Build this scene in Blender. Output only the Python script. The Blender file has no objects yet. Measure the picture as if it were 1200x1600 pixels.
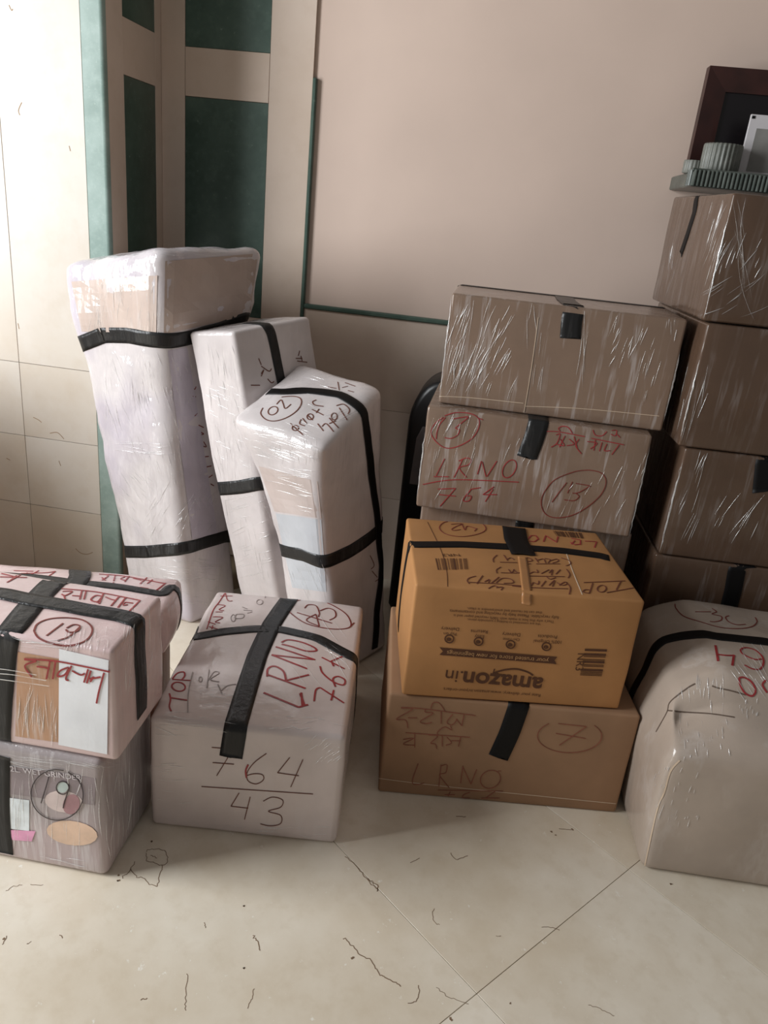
import bpy, bmesh, math, random
from mathutils import Vector, Matrix, noise
from mathutils.bvhtree import BVHTree

# ---------------------------------------------------------------- camera
SC = bpy.context.scene
COL = SC.collection
FPX = 1203.0
CAM = Vector((0, 0, 1.35))
def _camera_axes():
    vv = Vector((286 - 600, 3830 - 800, FPX)).normalized()   # picture direction of straight down
    up = -vv
    h = up.cross(Vector((0, 0, 1))).normalized()
    fw = h.cross(up)
    if fw.z < 0: fw = -fw
    r = fw.cross(up)
    if r.x < 0: r = -r
    yaw = math.atan(152 / 1293.0)
    X = r * math.cos(yaw) - fw * math.sin(yaw)
    Y = r * math.sin(yaw) + fw * math.cos(yaw)
    return X, Y, up
_X, _Y, _Z = _camera_axes()
# rows of world->camera (x right, y down, z forward)
R0 = Vector((_X.x, _Y.x, _Z.x)); R1 = Vector((_X.y, _Y.y, _Z.y)); R2 = Vector((_X.z, _Y.z, _Z.z))
cd = bpy.data.cameras.new('camera')
cd.sensor_fit = 'VERTICAL'; cd.sensor_height = 32.0; cd.lens = FPX / 1600 * 32.0
cd.clip_start = 0.05
cam = bpy.data.objects.new('camera', cd); COL.objects.link(cam)
rot = Matrix((R0, -R1, -R2)).transposed()
cam.matrix_world = Matrix.Translation(CAM) @ rot.to_4x4()
SC.camera = cam

# ---------------------------------------------------------------- light and exposure
SC.view_settings.view_transform = 'Standard'
SC.view_settings.look = 'None'
SC.view_settings.gamma = 1.0
SC.view_settings.use_curve_mapping = False
SC.view_settings.exposure = 0.2
world = bpy.data.worlds.new('world'); SC.world = world
world.use_nodes = True
bg = world.node_tree.nodes['Background']
bg.inputs[0].default_value = (1.0, 0.96, 0.92, 1); bg.inputs[1].default_value = 0.17
def area(name, loc, target, sx, sy, power, col):
    l = bpy.data.lights.new(name, 'AREA'); l.shape = 'RECTANGLE'; l.size = sx; l.size_y = sy
    l.energy = power; l.color = col
    o = bpy.data.objects.new(name, l); COL.objects.link(o)
    o.location = loc
    o.rotation_euler = (Vector(target) - Vector(loc)).to_track_quat('-Z', 'Y').to_euler()
    return o
# daylight from the open doorway to the left, behind the photographer's shoulder
area('doorway_daylight', (-3.25, 0.4, 1.7), (-0.4, 1.85, 0.8), 1.3, 2.2, 138, (0.95, 0.98, 1.0))

# ---------------------------------------------------------------- helpers
def px_dir(x, y):
    c = ((x - 600) / FPX, (y - 800) / FPX, 1.0)
    return (R0 * c[0] + R1 * c[1] + R2 * c[2]).normalized()
def on_y(x, y, Y):
    d = px_dir(x, y); return CAM + d * (Y / d.y)
def on_z(x, y, z=0.0):
    d = px_dir(x, y); return CAM + d * ((z - CAM.z) / d.z)
def on_x(x, y, X):
    d = px_dir(x, y); return CAM + d * (X / d.x)
def lin(c):
    return tuple(((v / 255) / 12.92 if v / 255 <= .04045 else (((v / 255) + .055) / 1.055) ** 2.4) for v in c)

def tag(o, label=None, cat=None, group=None, kind=None):
    if label: o['label'] = label
    if cat: o['category'] = cat
    if group: o['group'] = group
    if kind: o['kind'] = kind
    return o
def thing(name, label, cat, loc=(0, 0, 0), rz=0.0, group=None, kind=None):
    o = bpy.data.objects.new(name, None); COL.objects.link(o)
    o.location = loc; o.rotation_euler = (0, 0, rz); o.empty_display_size = .05
    tag(o, label, cat, group, kind)
    return o
def root_matrix(o):
    m = Matrix.Identity(4)
    while o is not None:
        m = Matrix.LocRotScale(o.location, o.rotation_euler, o.scale) @ m
        o = o.parent
    return m
def obj(name, verts, faces, mat, parent=None, smooth=False, world=True):
    me = bpy.data.meshes.new(name)
    me.from_pydata([tuple(v) for v in verts], [], faces)
    if parent is not None and world:
        me.transform(root_matrix(parent).inverted())
    me.materials.append(mat)
    if smooth:
        me.polygons.foreach_set('use_smooth', [True] * len(me.polygons))
    me.update()
    o = bpy.data.objects.new(name, me); COL.objects.link(o)
    if parent is not None: o.parent = parent
    return o
class MB:
    def __init__(s): s.v = []; s.f = []
    def add(s, v, f):
        b = len(s.v); s.v += [Vector(x) for x in v]; s.f += [tuple(i + b for i in q) for q in f]
    def box(s, a, b, bev=0.0):
        x0, y0, z0 = a; x1, y1, z1 = b
        if bev <= 0:
            s.add([(x0,y0,z0),(x1,y0,z0),(x1,y1,z0),(x0,y1,z0),(x0,y0,z1),(x1,y0,z1),(x1,y1,z1),(x0,y1,z1)],
                  [(0,3,2,1),(4,5,6,7),(0,1,5,4),(1,2,6,5),(2,3,7,6),(3,0,4,7)])
        else:
            bm = bmesh.new(); bmesh.ops.create_cube(bm, size=1.0)
            for v in bm.verts:
                v.co = Vector((x0 + (v.co.x + .5) * (x1 - x0), y0 + (v.co.y + .5) * (y1 - y0), z0 + (v.co.z + .5) * (z1 - z0)))
            bmesh.ops.bevel(bm, geom=bm.edges[:], offset=bev, segments=1, affect='EDGES')
            bm.verts.index_update()
            s.add([v.co for v in bm.verts], [tuple(v.index for v in f.verts) for f in bm.faces]); bm.free()
    def build(s, name, mat, parent=None, smooth=False):
        return obj(name, s.v, s.f, mat, parent, smooth)
def box(name, a, b, mat, parent=None, bev=0.0):
    m = MB(); m.box(a, b, bev); return m.build(name, mat, parent)

# ---------------------------------------------------------------- materials
def new_mat(name):
    m = bpy.data.materials.new(name); m.use_nodes = True
    nt = m.node_tree; b = nt.nodes['Principled BSDF']
    return m, nt, b
def nd(nt, t, **k):
    n = nt.nodes.new(t)
    for a, v in k.items(): setattr(n, a, v)
    return n
def mapping(nt, scale=(1, 1, 1), rot=(0, 0, 0), coord='Object'):
    tc = nd(nt, 'ShaderNodeTexCoord'); mp = nd(nt, 'ShaderNodeMapping')
    mp.inputs['Scale'].default_value = scale; mp.inputs['Rotation'].default_value = rot
    nt.links.new(tc.outputs[coord], mp.inputs['Vector']); return mp.outputs['Vector']
def noise_tex(nt, vec, scale, detail=3, rough=.55):
    n = nd(nt, 'ShaderNodeTexNoise'); n.inputs['Scale'].default_value = scale
    n.inputs['Detail'].default_value = detail; n.inputs['Roughness'].default_value = rough
    nt.links.new(vec, n.inputs['Vector']); return n.outputs['Fac']
def ramp(nt, fac, stops):
    r = nd(nt, 'ShaderNodeValToRGB'); el = r.color_ramp.elements
    while len(el) > 1: el.remove(el[-1])
    el[0].position = stops[0][0]; el[0].color = (*stops[0][1], 1)
    for p, c in stops[1:]:
        e = el.new(p); e.color = (*c, 1)
    nt.links.new(fac, r.inputs['Fac']); return r.outputs['Color']
def mixc(nt, fac, a, b, mode='MIX'):
    m = nd(nt, 'ShaderNodeMix', data_type='RGBA', blend_type=mode)
    for s, v in ((0, fac), (6, a), (7, b)):
        if isinstance(v, (int, float)): m.inputs[s].default_value = v
        elif isinstance(v, tuple): m.inputs[s].default_value = (*v[:3], 1)
        else: nt.links.new(v, m.inputs[s])
    return m.outputs[2]
def bump(nt, h, strength, dist):
    b = nd(nt, 'ShaderNodeBump'); b.inputs['Strength'].default_value = strength; b.inputs['Distance'].default_value = dist
    nt.links.new(h, b.inputs['Height']); return b.outputs['Normal']
def plain(name, col, rough=.6, var=.06, scale=12, metal=0.0, coat=0.0, alpha=1.0):
    m, nt, b = new_mat(name)
    c = lin(col); f = noise_tex(nt, mapping(nt), scale, 4)
    lo = tuple(max(0, x * (1 - var * 2)) for x in c); hi = tuple(min(1, x * (1 + var * 2)) for x in c)
    nt.links.new(ramp(nt, f, [(.3, lo), (.7, hi)]), b.inputs['Base Color'])
    b.inputs['Roughness'].default_value = rough; b.inputs['Metallic'].default_value = metal
    b.inputs['Coat Weight'].default_value = coat; b.inputs['Coat Roughness'].default_value = .12
    b.inputs['Alpha'].default_value = alpha
    return m
def wrapped(name, col, film=1.0, rot=(0, 0, 0), stretch=(30, 30, 3.0), haze=.25, second=None, coat_rough=.16, depth=.004, strength=.55):
    """paper or cardboard under clear stretch film: matt base, glossy creased film on top"""
    m, nt, b = new_mat(name)
    c = lin(col)
    vec = mapping(nt)
    f = noise_tex(nt, vec, 5, 4)
    lo = tuple(x * .86 for x in c); hi = tuple(min(1, x * 1.10) for x in c)
    base = ramp(nt, f, [(.3, lo), (.7, hi)])
    if second:
        g = noise_tex(nt, vec, 3.1, 2)
        base = mixc(nt, ramp(nt, g, [(.48, (0, 0, 0)), (.62, (1, 1, 1))]), base, lin(second))
    sv = mapping(nt, stretch, rot)
    s = noise_tex(nt, sv, 1.0, 4, .6)
    s2 = noise_tex(nt, mapping(nt, (3, 3, 3)), 3.0, 2)
    if film > 0:
        cre = ramp(nt, s, [(.52, (0, 0, 0)), (.60, (haze,) * 3), (.66, (haze * .2,) * 3)])
        patch = ramp(nt, s2, [(.42, (.15, .15, .15)), (.62, (1, 1, 1))])
        fac = mixc(nt, 1.0, cre, patch, 'MULTIPLY')
        base = mixc(nt, fac, base, lin((226, 222, 222)))
        b.inputs['Coat Weight'].default_value = film
        b.inputs['Coat Roughness'].default_value = coat_rough
        b.inputs['Coat IOR'].default_value = 1.5
        hgt = nd(nt, 'ShaderNodeMath', operation='ADD')
        mul = nd(nt, 'ShaderNodeMath', operation='MULTIPLY'); mul.inputs[1].default_value = 2.0
        nt.links.new(s2, mul.inputs[0]); nt.links.new(s, hgt.inputs[0]); nt.links.new(mul.outputs[0], hgt.inputs[1])
        nt.links.new(bump(nt, hgt.outputs[0], strength, depth), b.inputs['Coat Normal'])
    nt.links.new(base, b.inputs['Base Color'])
    fine = noise_tex(nt, mapping(nt), 160, 2)
    nt.links.new(bump(nt, fine, .15, .001), b.inputs['Normal'])
    b.inputs['Roughness'].default_value = .75
    b.inputs['Specular IOR Level'].default_value = .3
    return m
def marble(name, base, vein, rough=.28, scale=2.2, amount=.5, spots=None, coat=0.0):
    m, nt, b = new_mat(name)
    vec = mapping(nt)
    info = nd(nt, 'ShaderNodeObjectInfo')
    add = nd(nt, 'ShaderNodeVectorMath', operation='ADD')
    sc = nd(nt, 'ShaderNodeVectorMath', operation='SCALE'); sc.inputs['Scale'].default_value = 9.0
    cmb = nd(nt, 'ShaderNodeCombineXYZ')
    for i in range(3): nt.links.new(info.outputs['Random'], cmb.inputs[i])
    nt.links.new(cmb.outputs[0], sc.inputs[0]); nt.links.new(vec, add.inputs[0]); nt.links.new(sc.outputs[0], add.inputs[1])
    v = add.outputs[0]
    f = noise_tex(nt, v, scale, 6, .6)
    g = noise_tex(nt, v, scale * 7, 4, .6)
    cb, cv = lin(base), lin(vein)
    col = ramp(nt, f, [(.35, cb), (.68, tuple(cb[i] * (1 - amount) + cv[i] * amount for i in range(3)))])
    col = mixc(nt, ramp(nt, g, [(.50, (0, 0, 0)), (.75, (amount * .55,) * 3)]), col, cv)
    if spots:
        s = noise_tex(nt, v, scale * 16, 5, .7)
        col = mixc(nt, ramp(nt, s, [(.64, (0, 0, 0)), (.72, (.8, .8, .8))]), col, lin(spots))
    nt.links.new(col, b.inputs['Base Color'])
    b.inputs['Roughness'].default_value = rough
    nt.links.new(bump(nt, g, .08, .002), b.inputs['Normal'])
    return m

M = {}
M['floor'] = marble('floor_marble', (236, 227, 211), (206, 190, 165), .30, 3.4, .7, (244, 240, 230))
M['floor_joint'] = plain('floor_joint', (150, 132, 108), .8)
M['wall_tile'] = marble('wall_marble', (210, 203, 194), (188, 171, 149), .34, 1.6, .55)
M['wall_joint'] = plain('wall_joint', (176, 160, 140), .85)
M['beige'] = marble('beige_marble', (216, 198, 183), (194, 172, 152), .38, 2.0, .5)
M['green'] = marble('green_marble', (52, 74, 64), (94, 116, 105), .36, 4.5, .6, (118, 138, 128))
M['palegreen'] = marble('pale_green_marble', (124, 146, 138), (170, 188, 182), .4, 7.0, .6, (196, 208, 203))
M['plaster'] = plain('pink_plaster', (214, 192, 178), .75, .02, 3)
M['tape'] = wrapped('black_tape', (13, 13, 14), .5, (0, 0, .4), (60, 60, 5), 0.02, None, .20, .004, .7)
M['matte_tape'] = plain('black_tape_matt', (10, 9, 10), .55, .05)
M['matte_tape'].node_tree.nodes['Principled BSDF'].inputs['Specular IOR Level'].default_value = .25
M['red'] = plain('red_marker', (150, 38, 42), .6, .1, 40, coat=.4)
M['darkred'] = plain('dark_red_marker', (120, 42, 34), .6, .1, 40, coat=.4)
M['fadedred'] = plain('faded_red_marker', (134, 76, 58), .7, .1, 40)
M['brownink'] = plain('brown_marker', (104, 56, 40), .6, .1, 40)
M['blackink'] = plain('black_marker', (52, 42, 40), .6, .1, 40)
M['greyink'] = plain('faded_marker', (158, 146, 142), .6, .1, 40)
M['print'] = plain('brown_print', (84, 48, 24), .7, .08, 60)
M['printpale'] = plain('pale_print', (186, 142, 96), .7, .08, 60)
def film_mat():
    m, nt, b = new_mat('clear_film_crease')
    nt.nodes.remove(b); out = nt.nodes['Material Output']
    tr = nd(nt, 'ShaderNodeBsdfTransparent'); gl = nd(nt, 'ShaderNodeBsdfGlossy'); mx = nd(nt, 'ShaderNodeMixShader')
    gl.inputs['Roughness'].default_value = .25; gl.inputs['Color'].default_value = (.95, .95, .95, 1)
    f = noise_tex(nt, mapping(nt), 30, 2)
    nt.links.new(ramp(nt, f, [(.35, (.25, .25, .25)), (.65, (.7, .7, .7))]), mx.inputs[0])
    df = nd(nt, 'ShaderNodeBsdfDiffuse'); df.inputs['Color'].default_value = (.9, .9, .9, 1); m2 = nd(nt, 'ShaderNodeMixShader'); m2.inputs[0].default_value = .5
    nt.links.new(df.outputs[0], m2.inputs[1]); nt.links.new(gl.outputs[0], m2.inputs[2])
    nt.links.new(tr.outputs[0], mx.inputs[1]); nt.links.new(m2.outputs[0], mx.inputs[2]); nt.links.new(mx.outputs[0], out.inputs[0])
    return m
M['film'] = film_mat()
M['paper'] = wrapped('white_paper', (236, 238, 242), .8, (0, 0, 0), (8, 8, 3), .0)

# ---------------------------------------------------------------- surface work on bodies
def bvh_of(o):
    mw = root_matrix(o.parent) if o.parent else root_matrix(o)
    vs = [mw @ v.co for v in o.data.vertices]
    return BVHTree.FromPolygons(vs, [tuple(p.vertices) for p in o.data.polygons])
def hit(bv, x, y):
    l, n, i, d = bv.ray_cast(CAM, px_dir(x, y))
    if l is None: return None
    if n.dot(px_dir(x, y)) > 0: n = -n
    return l, n
def catmull(p, n=6):
    if len(p) < 3: 
        return [tuple(p[0][k] + (p[1][k] - p[0][k]) * i / n for k in range(2)) for i in range(n + 1)]
    q = [p[0]] + list(p) + [p[-1]]; o = []
    for i in range(1, len(q) - 2):
        a, b, c, d = q[i-1], q[i], q[i+1], q[i+2]
        for j in range(n):
            t = j / n
            o.append(tuple(.5 * (2*b[k] + (c[k]-a[k])*t + (2*a[k]-5*b[k]+4*c[k]-d[k])*t*t + (3*b[k]-a[k]-3*c[k]+d[k])*t**3) for k in range(2)))
    o.append(tuple(p[-1])); return o
def ell(cx, cy, rx, ry, rot=0, a0=0, a1=360, n=18):
    r = math.radians(rot); o = []
    for i in range(n + 1):
        a = math.radians(a0 + (a1 - a0) * i / n); x, y = rx * math.cos(a), ry * math.sin(a)
        o.append((cx + x * math.cos(r) - y * math.sin(r), cy + x * math.sin(r) + y * math.cos(r)))
    return o
def strip(mb, pts, nrm, w, off, thick=.0006):
    """thin raised ribbon with a box section along points on a surface"""
    if len(pts) < 2: return
    V = []; n = len(pts)
    for i in range(n):
        t = pts[min(i + 1, n - 1)] - pts[max(i - 1, 0)]
        if t.length < 1e-7: t = Vector((1, 0, 0))
        s = nrm[i].cross(t).normalized() * (w / 2)
        lo = nrm[i] * (off - thick); hi = nrm[i] * off
        V += [pts[i] - s + lo, pts[i] - s + hi, pts[i] + s + hi, pts[i] + s + lo]
    F = []
    for i in range(n - 1):
        a = i * 4; b = a + 4
        F += [(a+1, a+2, b+2, b+1), (a, a+1, b+1, b), (a+2, a+3, b+3, b+2)]
    F += [(0, 3, 2, 1), (4*n-4, 4*n-3, 4*n-2, 4*n-1)]
    mb.add(V, F)
def strand(mb, pts, nrm, w, off):
    if len(pts) < 3: return
    n = len(pts); V = []; S = 5
    for i in range(n):
        t = pts[min(i + 1, n - 1)] - pts[max(i - 1, 0)]
        s = nrm[i].cross(t).normalized(); k = math.sin(math.pi * (i + .25) / (n - .5))
        for j in range(S):
            a = math.pi * j / (S - 1)
            V.append(pts[i] + nrm[i] * (off + w * .6 * k * math.sin(a)) - s * w * .7 * k * math.cos(a))
    mb.add(V, [(i*S+j, i*S+j+1, (i+1)*S+j+1, (i+1)*S+j) for i in range(n-1) for j in range(S-1)])
def ink(parent, bv, crop, strokes, w, mat, name='handwriting', label=None, off=.0012, smooth=True, kind=None):
    ox, oy, sc = crop; mb = MB()
    for st in strokes:
        p = [(ox + x / sc, oy + y / sc) for x, y in st]
        if smooth: p = catmull(p, max(6, int(max(math.dist(a, b) for a, b in zip(p[:-1], p[1:])) / 5)))
        else: p = [tuple(a[k] + (b[k] - a[k]) * i / 6 for k in range(2)) for a, b in zip(p[:-1], p[1:]) for i in range(7)]
        run = []; nr = []
        for x, y in p:
            h = hit(bv, x, y)
            if h is None or (run and (h[0] - run[-1]).length > .08):
                strip(mb, run, nr, w, off); run, nr = [], []
                if h is None: continue
            if run and (h[0] - run[-1]).length < 1e-6: continue
            run.append(h[0]); nr.append(h[1])
        strip(mb, run, nr, w, off)
    if not mb.v: return None
    o = mb.build(name, mat, parent)
    return tag(o, label, kind=kind)
def tape(parent, bv, path, w, mat=None, name='tape', off=.0016, closed=False, label=None, step=.008, ends=False):
    """tape laid on a surface; path items are pixels (x, y) or world Vectors; snapped to the body"""
    P = []
    for it in path:
        if isinstance(it, Vector): P.append(it)
        else:
            h = hit(bv, *it)
            if h: P.append(h[0])
    if closed: P.append(P[0])
    D = []
    for a, b in zip(P[:-1], P[1:]):
        n = max(2, int((b - a).length / step))
        D += [a.lerp(b, i / n) for i in range(n)]
    D.append(P[-1])
    S = [bv.find_nearest(p) for p in D]
    pts = [s[0] for s in S]; 
    nr = []
    for p, s in zip(D, S): nr.append(s[1])
    # smooth points and normals a little so that the tape spans hollows
    for _ in range(2):
        q = pts[:]; m = nr[:]
        for i in range(1, len(pts) - 1):
            pts[i] = (q[i-1] + q[i] * 2 + q[i+1]) / 4; nr[i] = (m[i-1] + m[i] * 2 + m[i+1]).normalized()
    K = 4; V = []; n = len(pts); rng = random.Random(int(w * 1e5) + n)
    for i in range(n):
        t = (pts[min(i+1, n-1)] - pts[max(i-1, 0)]).normalized()
        s = nr[i].cross(t).normalized()
        lo = []; hi = []
        for k in range(K + 1):
            q = pts[i] + s * w * (k / K - .5)
            if ends and i in (0, n - 1): q = q + t * rng.uniform(-.004, .004)
            loc, nn, _, dist = bv.find_nearest(q)
            if dist > w * .6: loc, nn = q, nr[i]
            nn = (nn + nr[i]).normalized()
            hi.append(loc + nn * off); lo.append(loc + nn * (off - .0011))
        V += hi + lo[::-1]
    c = 2 * (K + 1); F = []
    for i in range(n - 1):
        a = i * c; b = a + c
        for k in range(c):
            k2 = (k + 1) % c
            F.append((a + k, a + k2, b + k2, b + k))
    F += [tuple(range(c)), tuple(reversed(range((n - 1) * c, n * c)))]
    o = obj(name, V, F, mat or M['tape'], parent, smooth=True)
    return tag(o, label)
def px_patch(parent, bv, quad, nx, ny, mat, name, label=None, off=.0012, mb=None):
    own = mb is None; mb = mb or MB(); V = []; thick = .0006
    for lay in (0, 1):
        for j in range(ny + 1):
            for i in range(nx + 1):
                u, v = i / nx, j / ny
                x = (quad[0][0]*(1-u)+quad[1][0]*u)*(1-v) + (quad[3][0]*(1-u)+quad[2][0]*u)*v
                y = (quad[0][1]*(1-u)+quad[1][1]*u)*(1-v) + (quad[3][1]*(1-u)+quad[2][1]*u)*v
                h = hit(bv, x, y)
                if h is None: return None
                V.append(h[0] + h[1] * (off - thick * lay))
    N = (nx + 1) * (ny + 1); F = []
    for j in range(ny):
        for i in range(nx):
            a = j * (nx + 1) + i; F.append((a, a + nx + 1, a + nx + 2, a + 1))
    mb.add(V[:N], F)
    if own: return tag(mb.build(name, mat, parent), label)
def barcode(parent, bv, quad, mat, along=True, seed=3, n=15):
    rng = random.Random(seed); mb = MB(); x = 0
    def P(u, v):
        return tuple((quad[0][k]*(1-u)+quad[1][k]*u)*(1-v) + (quad[3][k]*(1-u)+quad[2][k]*u)*v for k in range(2))
    ws = [rng.choice((1, 1, 2, 3)) for _ in range(2 * n - 1)]; tot = sum(ws)
    for i, w in enumerate(ws):
        if i % 2 == 0:
            a, b = x / tot, (x + w) / tot
            q = [P(a, 0), P(b, 0), P(b, 1), P(a, 1)] if along else [P(0, a), P(1, a), P(1, b), P(0, b)]
            px_patch(parent, bv, q, 1, 1, mat, '', mb=mb)
        x += w
    return tag(mb.build('barcode', mat, parent), 'printed barcode')
def text_on(parent, bv, s, pa, pb, mat, name='printed_text', bold=0.0, yfac=1.0, label=None, off=.0013):
    """flat lettering whose baseline runs from pixel pa to pixel pb on a body"""
    A = hit(bv, *pa); B = hit(bv, *pb)
    if not A or not B: return None
    cu = bpy.data.curves.new('lettering', 'FONT'); cu.body = s; cu.size = 1.0; cu.offset = bold
    tmp = bpy.data.objects.new('lettering', cu)
    me = bpy.data.meshes.new_from_object(tmp)
    xs = [v.co.x for v in me.vertices]
    if not xs: return None
    x0, x1 = min(xs), max(xs)
    d = (B[0] - A[0]); L = d.length; d.normalize(); n = A[1]; u = n.cross(d).normalized(); k = L / (x1 - x0)
    V = []
    for v in me.vertices:
        q = A[0] + d * (v.co.x - x0) * k + u * v.co.y * k * yfac
        l, nn, _, dist = bv.find_nearest(q)
        V.append(l + n * off)
    F = [tuple(p.vertices) for p in me.polygons]
    bpy.data.objects.remove(tmp); bpy.data.meshes.remove(me); bpy.data.curves.remove(cu)
    return tag(obj(name, V, F, mat, parent), label)
def creases(parent, bv, regs, seed, w=(.0005, .0014), mat=None):
    """pulled strands of stretch film, standing a hair proud of the wrapped surface"""
    rng = random.Random(seed); mb = MB()
    for (x0, y0, x1, y1), (dx, dy), n, (l0, l1) in regs:
        for _ in range(n):
            x, y = rng.uniform(x0, x1), rng.uniform(y0, y1); L = rng.uniform(l0, l1)
            a = rng.gauss(0, .10); ux, uy = dx * math.cos(a) - dy * math.sin(a), dx * math.sin(a) + dy * math.cos(a)
            m = math.hypot(ux, uy); ux, uy = ux / m, uy / m; cv = rng.gauss(0, .05)
            P = []; N = []
            for i in range(7):
                t = (i / 6 - .5) * L
                h = hit(bv, x + ux * t - uy * cv * t * t / 30, y + uy * t + ux * cv * t * t / 30)
                if h is None or (P and (h[0] - P[-1]).length > .05): break
                P.append(h[0]); N.append(h[1])
            strand(mb, P, N, rng.uniform(*w), .0010)
    if mb.v: 
        return tag(mb.build('film_crease', mat or M['film'], parent, True), 'pulled strands of clear stretch film', kind='stuff')

# rounded body through a stack of four-cornered rings ------------------------------------------
def body(name, rings, mat, parent, r=.012, n=12, lump=0.0, freq=7.0, bulge=0.0, seed=0, dims=None, nt=None, fn=None, topb=1.0):
    """rings: list of (t, [L, F, R, B]) world corners from bottom (t=0) to top (t=1)"""
    def at(t):
        for (t0, a), (t1, b) in zip(rings[:-1], rings[1:]):
            if t <= t1 or t1 == rings[-1][0]:
                k = (t - t0) / (t1 - t0); return [a[i].lerp(b[i], k) for i in range(4)]
    lo, hi = rings[0][1], rings[-1][1]
    mid = at(.5)
    W = (mid[1] - mid[0]).length; D = (mid[2] - mid[1]).length; H = (sum(hi, Vector()) / 4 - sum(lo, Vector()) / 4).length
    dim = (W, D, H)
    def coords(L, m):
        e = [0, r * .12, r * .3, r * .6, r]
        inner = [r + (L - 2 * r) * i / m for i in range(1, m)]
        return e + inner + [L - x for x in reversed(e)]
    cs = [coords(W, n), coords(D, n), coords(H, nt or n)]
    key = {}; V = []; F = []
    def vid(q):
        k = tuple(round(x, 6) for x in q)
        if k not in key: key[k] = len(V); V.append(q)
        return key[k]
    for ax in range(3):
        a, b = [(1, 2), (2, 0), (0, 1)][ax]
        for side in (0, 1):
            for i in range(len(cs[a]) - 1):
                for j in range(len(cs[b]) - 1):
                    q = []
                    for (ii, jj) in ((i, j), (i+1, j), (i+1, j+1), (i, j+1)):
                        c = [0, 0, 0]; c[ax] = dim[ax] * side; c[a] = cs[a][ii]; c[b] = cs[b][jj]
                        q.append(vid(tuple(c)))
                    F.append(tuple(q) if side else tuple(reversed(q)))
    out = []
    sd = Vector((seed * 3.7, seed * 1.3, seed * 2.1))
    for q in V:
        c = Vector([min(max(q[k], r), dim[k] - r) for k in range(3)])
        d = Vector(q) - c
        nrm = d.normalized() if d.length > 1e-9 else Vector((0, 0, 1))
        p = c + nrm * r
        u, v, t = p.x / W, p.y / D, p.z / H
        # u runs L->F, v runs F->R  (L, F, R, B are the corners (0,0),(1,0),(1,1),(0,1))
        g = at(min(max(t, 0), 1))
        w = (g[0] * (1-u) + g[1] * u) * (1-v) + (g[3] * (1-u) + g[2] * u) * v
        out.append([w, nrm, (u, v, t)])
    res = []
    cen = sum((o[0] for o in out), Vector()) / len(out)
    for w, nrm, (u, v, t) in out:
        g = at(min(max(t, .0), 1))
        eu = (g[1] - g[0]).normalized(); ev = (g[3] - g[0]).normalized(); ez = eu.cross(ev)
        if ez.z < 0: ez = -ez
        wn = (eu * nrm.x + ev * nrm.y + ez * nrm.z)
        if bulge:
            a = [4 * x * (1 - x) for x in (u, v, t)]
            k = abs(nrm.x) * a[1] * a[2] + abs(nrm.y) * a[0] * a[2] + max(nrm.z, 0) * a[0] * a[1] * topb
            w = w + wn * bulge * k
        if lump:
            keep = min(1, t * 12) * (1 if topb else min(1, max(0, (1 - t) * 12)))
            w = w + wn * lump * keep * (noise.noise(w * freq + sd) + .5 * noise.noise(w * freq * 2.3 + sd))
        if fn: w = fn(w, wn, u, v, t)
        res.append(w)
    return obj(name, res, F, mat, parent, smooth=True)
def carton_rings(x, y, yaw, w, d, h, z0, top=None):
    """front-left-bottom corner x, y; yaw; size.  corner order FL, FR, BR, BL"""
    c, s = math.cos(yaw), math.sin(yaw)
    def P(u, v, z): return Vector((x + c*u*w - s*v*d, y + s*u*w + c*v*d, z))
    q = lambda z: [P(0,0,z), P(1,0,z), P(1,1,z), P(0,1,z)]
    return [(0, q(z0)), (1, q(z0 + h))], P
def carton(name, label, cat, x, y, yawd, w, d, h, z0, mat, group=None, r=.007, lump=.002, bulge=.004, seed=0, root=None, part='body', **k):
    rings, P = carton_rings(x, y, math.radians(yawd), w, d, h, z0)
    if root is None:
        c = P(.5, .5, z0); root = thing(name, label, cat, c, math.radians(yawd), group)
    b = body(part, rings, mat, root, r=r, lump=lump, bulge=bulge, seed=seed, **k)
    return root, b, bvh_of(b), P

# ================================================================ the setting
YB, YL = 2.70, 2.32            # back wall, nearer wall on the left
XJ, XS = -1.187, -1.258        # jamb of the niche, left edge of the green corner strip
TOP = 2.9
# floor: long marble slabs laid on the diagonal
fl = box('floor', (-4.2, -2.4, -.05), (3.6, 2.9, -.006), M['floor_joint']); tag(fl, 'cream marble floor of diagonal slabs with brown cracks', 'floor', kind='structure')
J = Vector((.478, 1.427, 0)); A1 = math.radians(-41.0)
E1 = Vector((math.cos(A1), math.sin(A1), 0)); E2 = Vector((-E1.y, E1.x, 0))
TL, TW, G = 1.62, .507, .0007
rows = [(-3.1, -1.9), (-1.9, -TW), (-TW, 0), (0, TW), (TW, 2 * TW), (2 * TW, 3 * TW), (3 * TW, 4 * TW)]
for e0, e1 in rows:
    slab_me = None
    for i in range(-3, 3):
        o_ = J + E1 * (i * TL) + E2 * e0
        c_ = o_ + E1 * TL / 2 + E2 * (e1 - e0) / 2
        if not (-4 < c_.x < 3.2 and -1.9 < c_.y < 2.6): continue
        if slab_me is None:
            slab = MB(); slab.box((G, G, -.006), (TL - G, e1 - e0 - G, 0), .0003)
            t_ = slab.build('tile', M['floor'], None); slab_me = t_.data
        else:
            t_ = bpy.data.objects.new('tile', slab_me); COL.objects.link(t_)
        t_.location = o_; t_.rotation_euler = (0, 0, A1); t_.parent = fl
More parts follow.
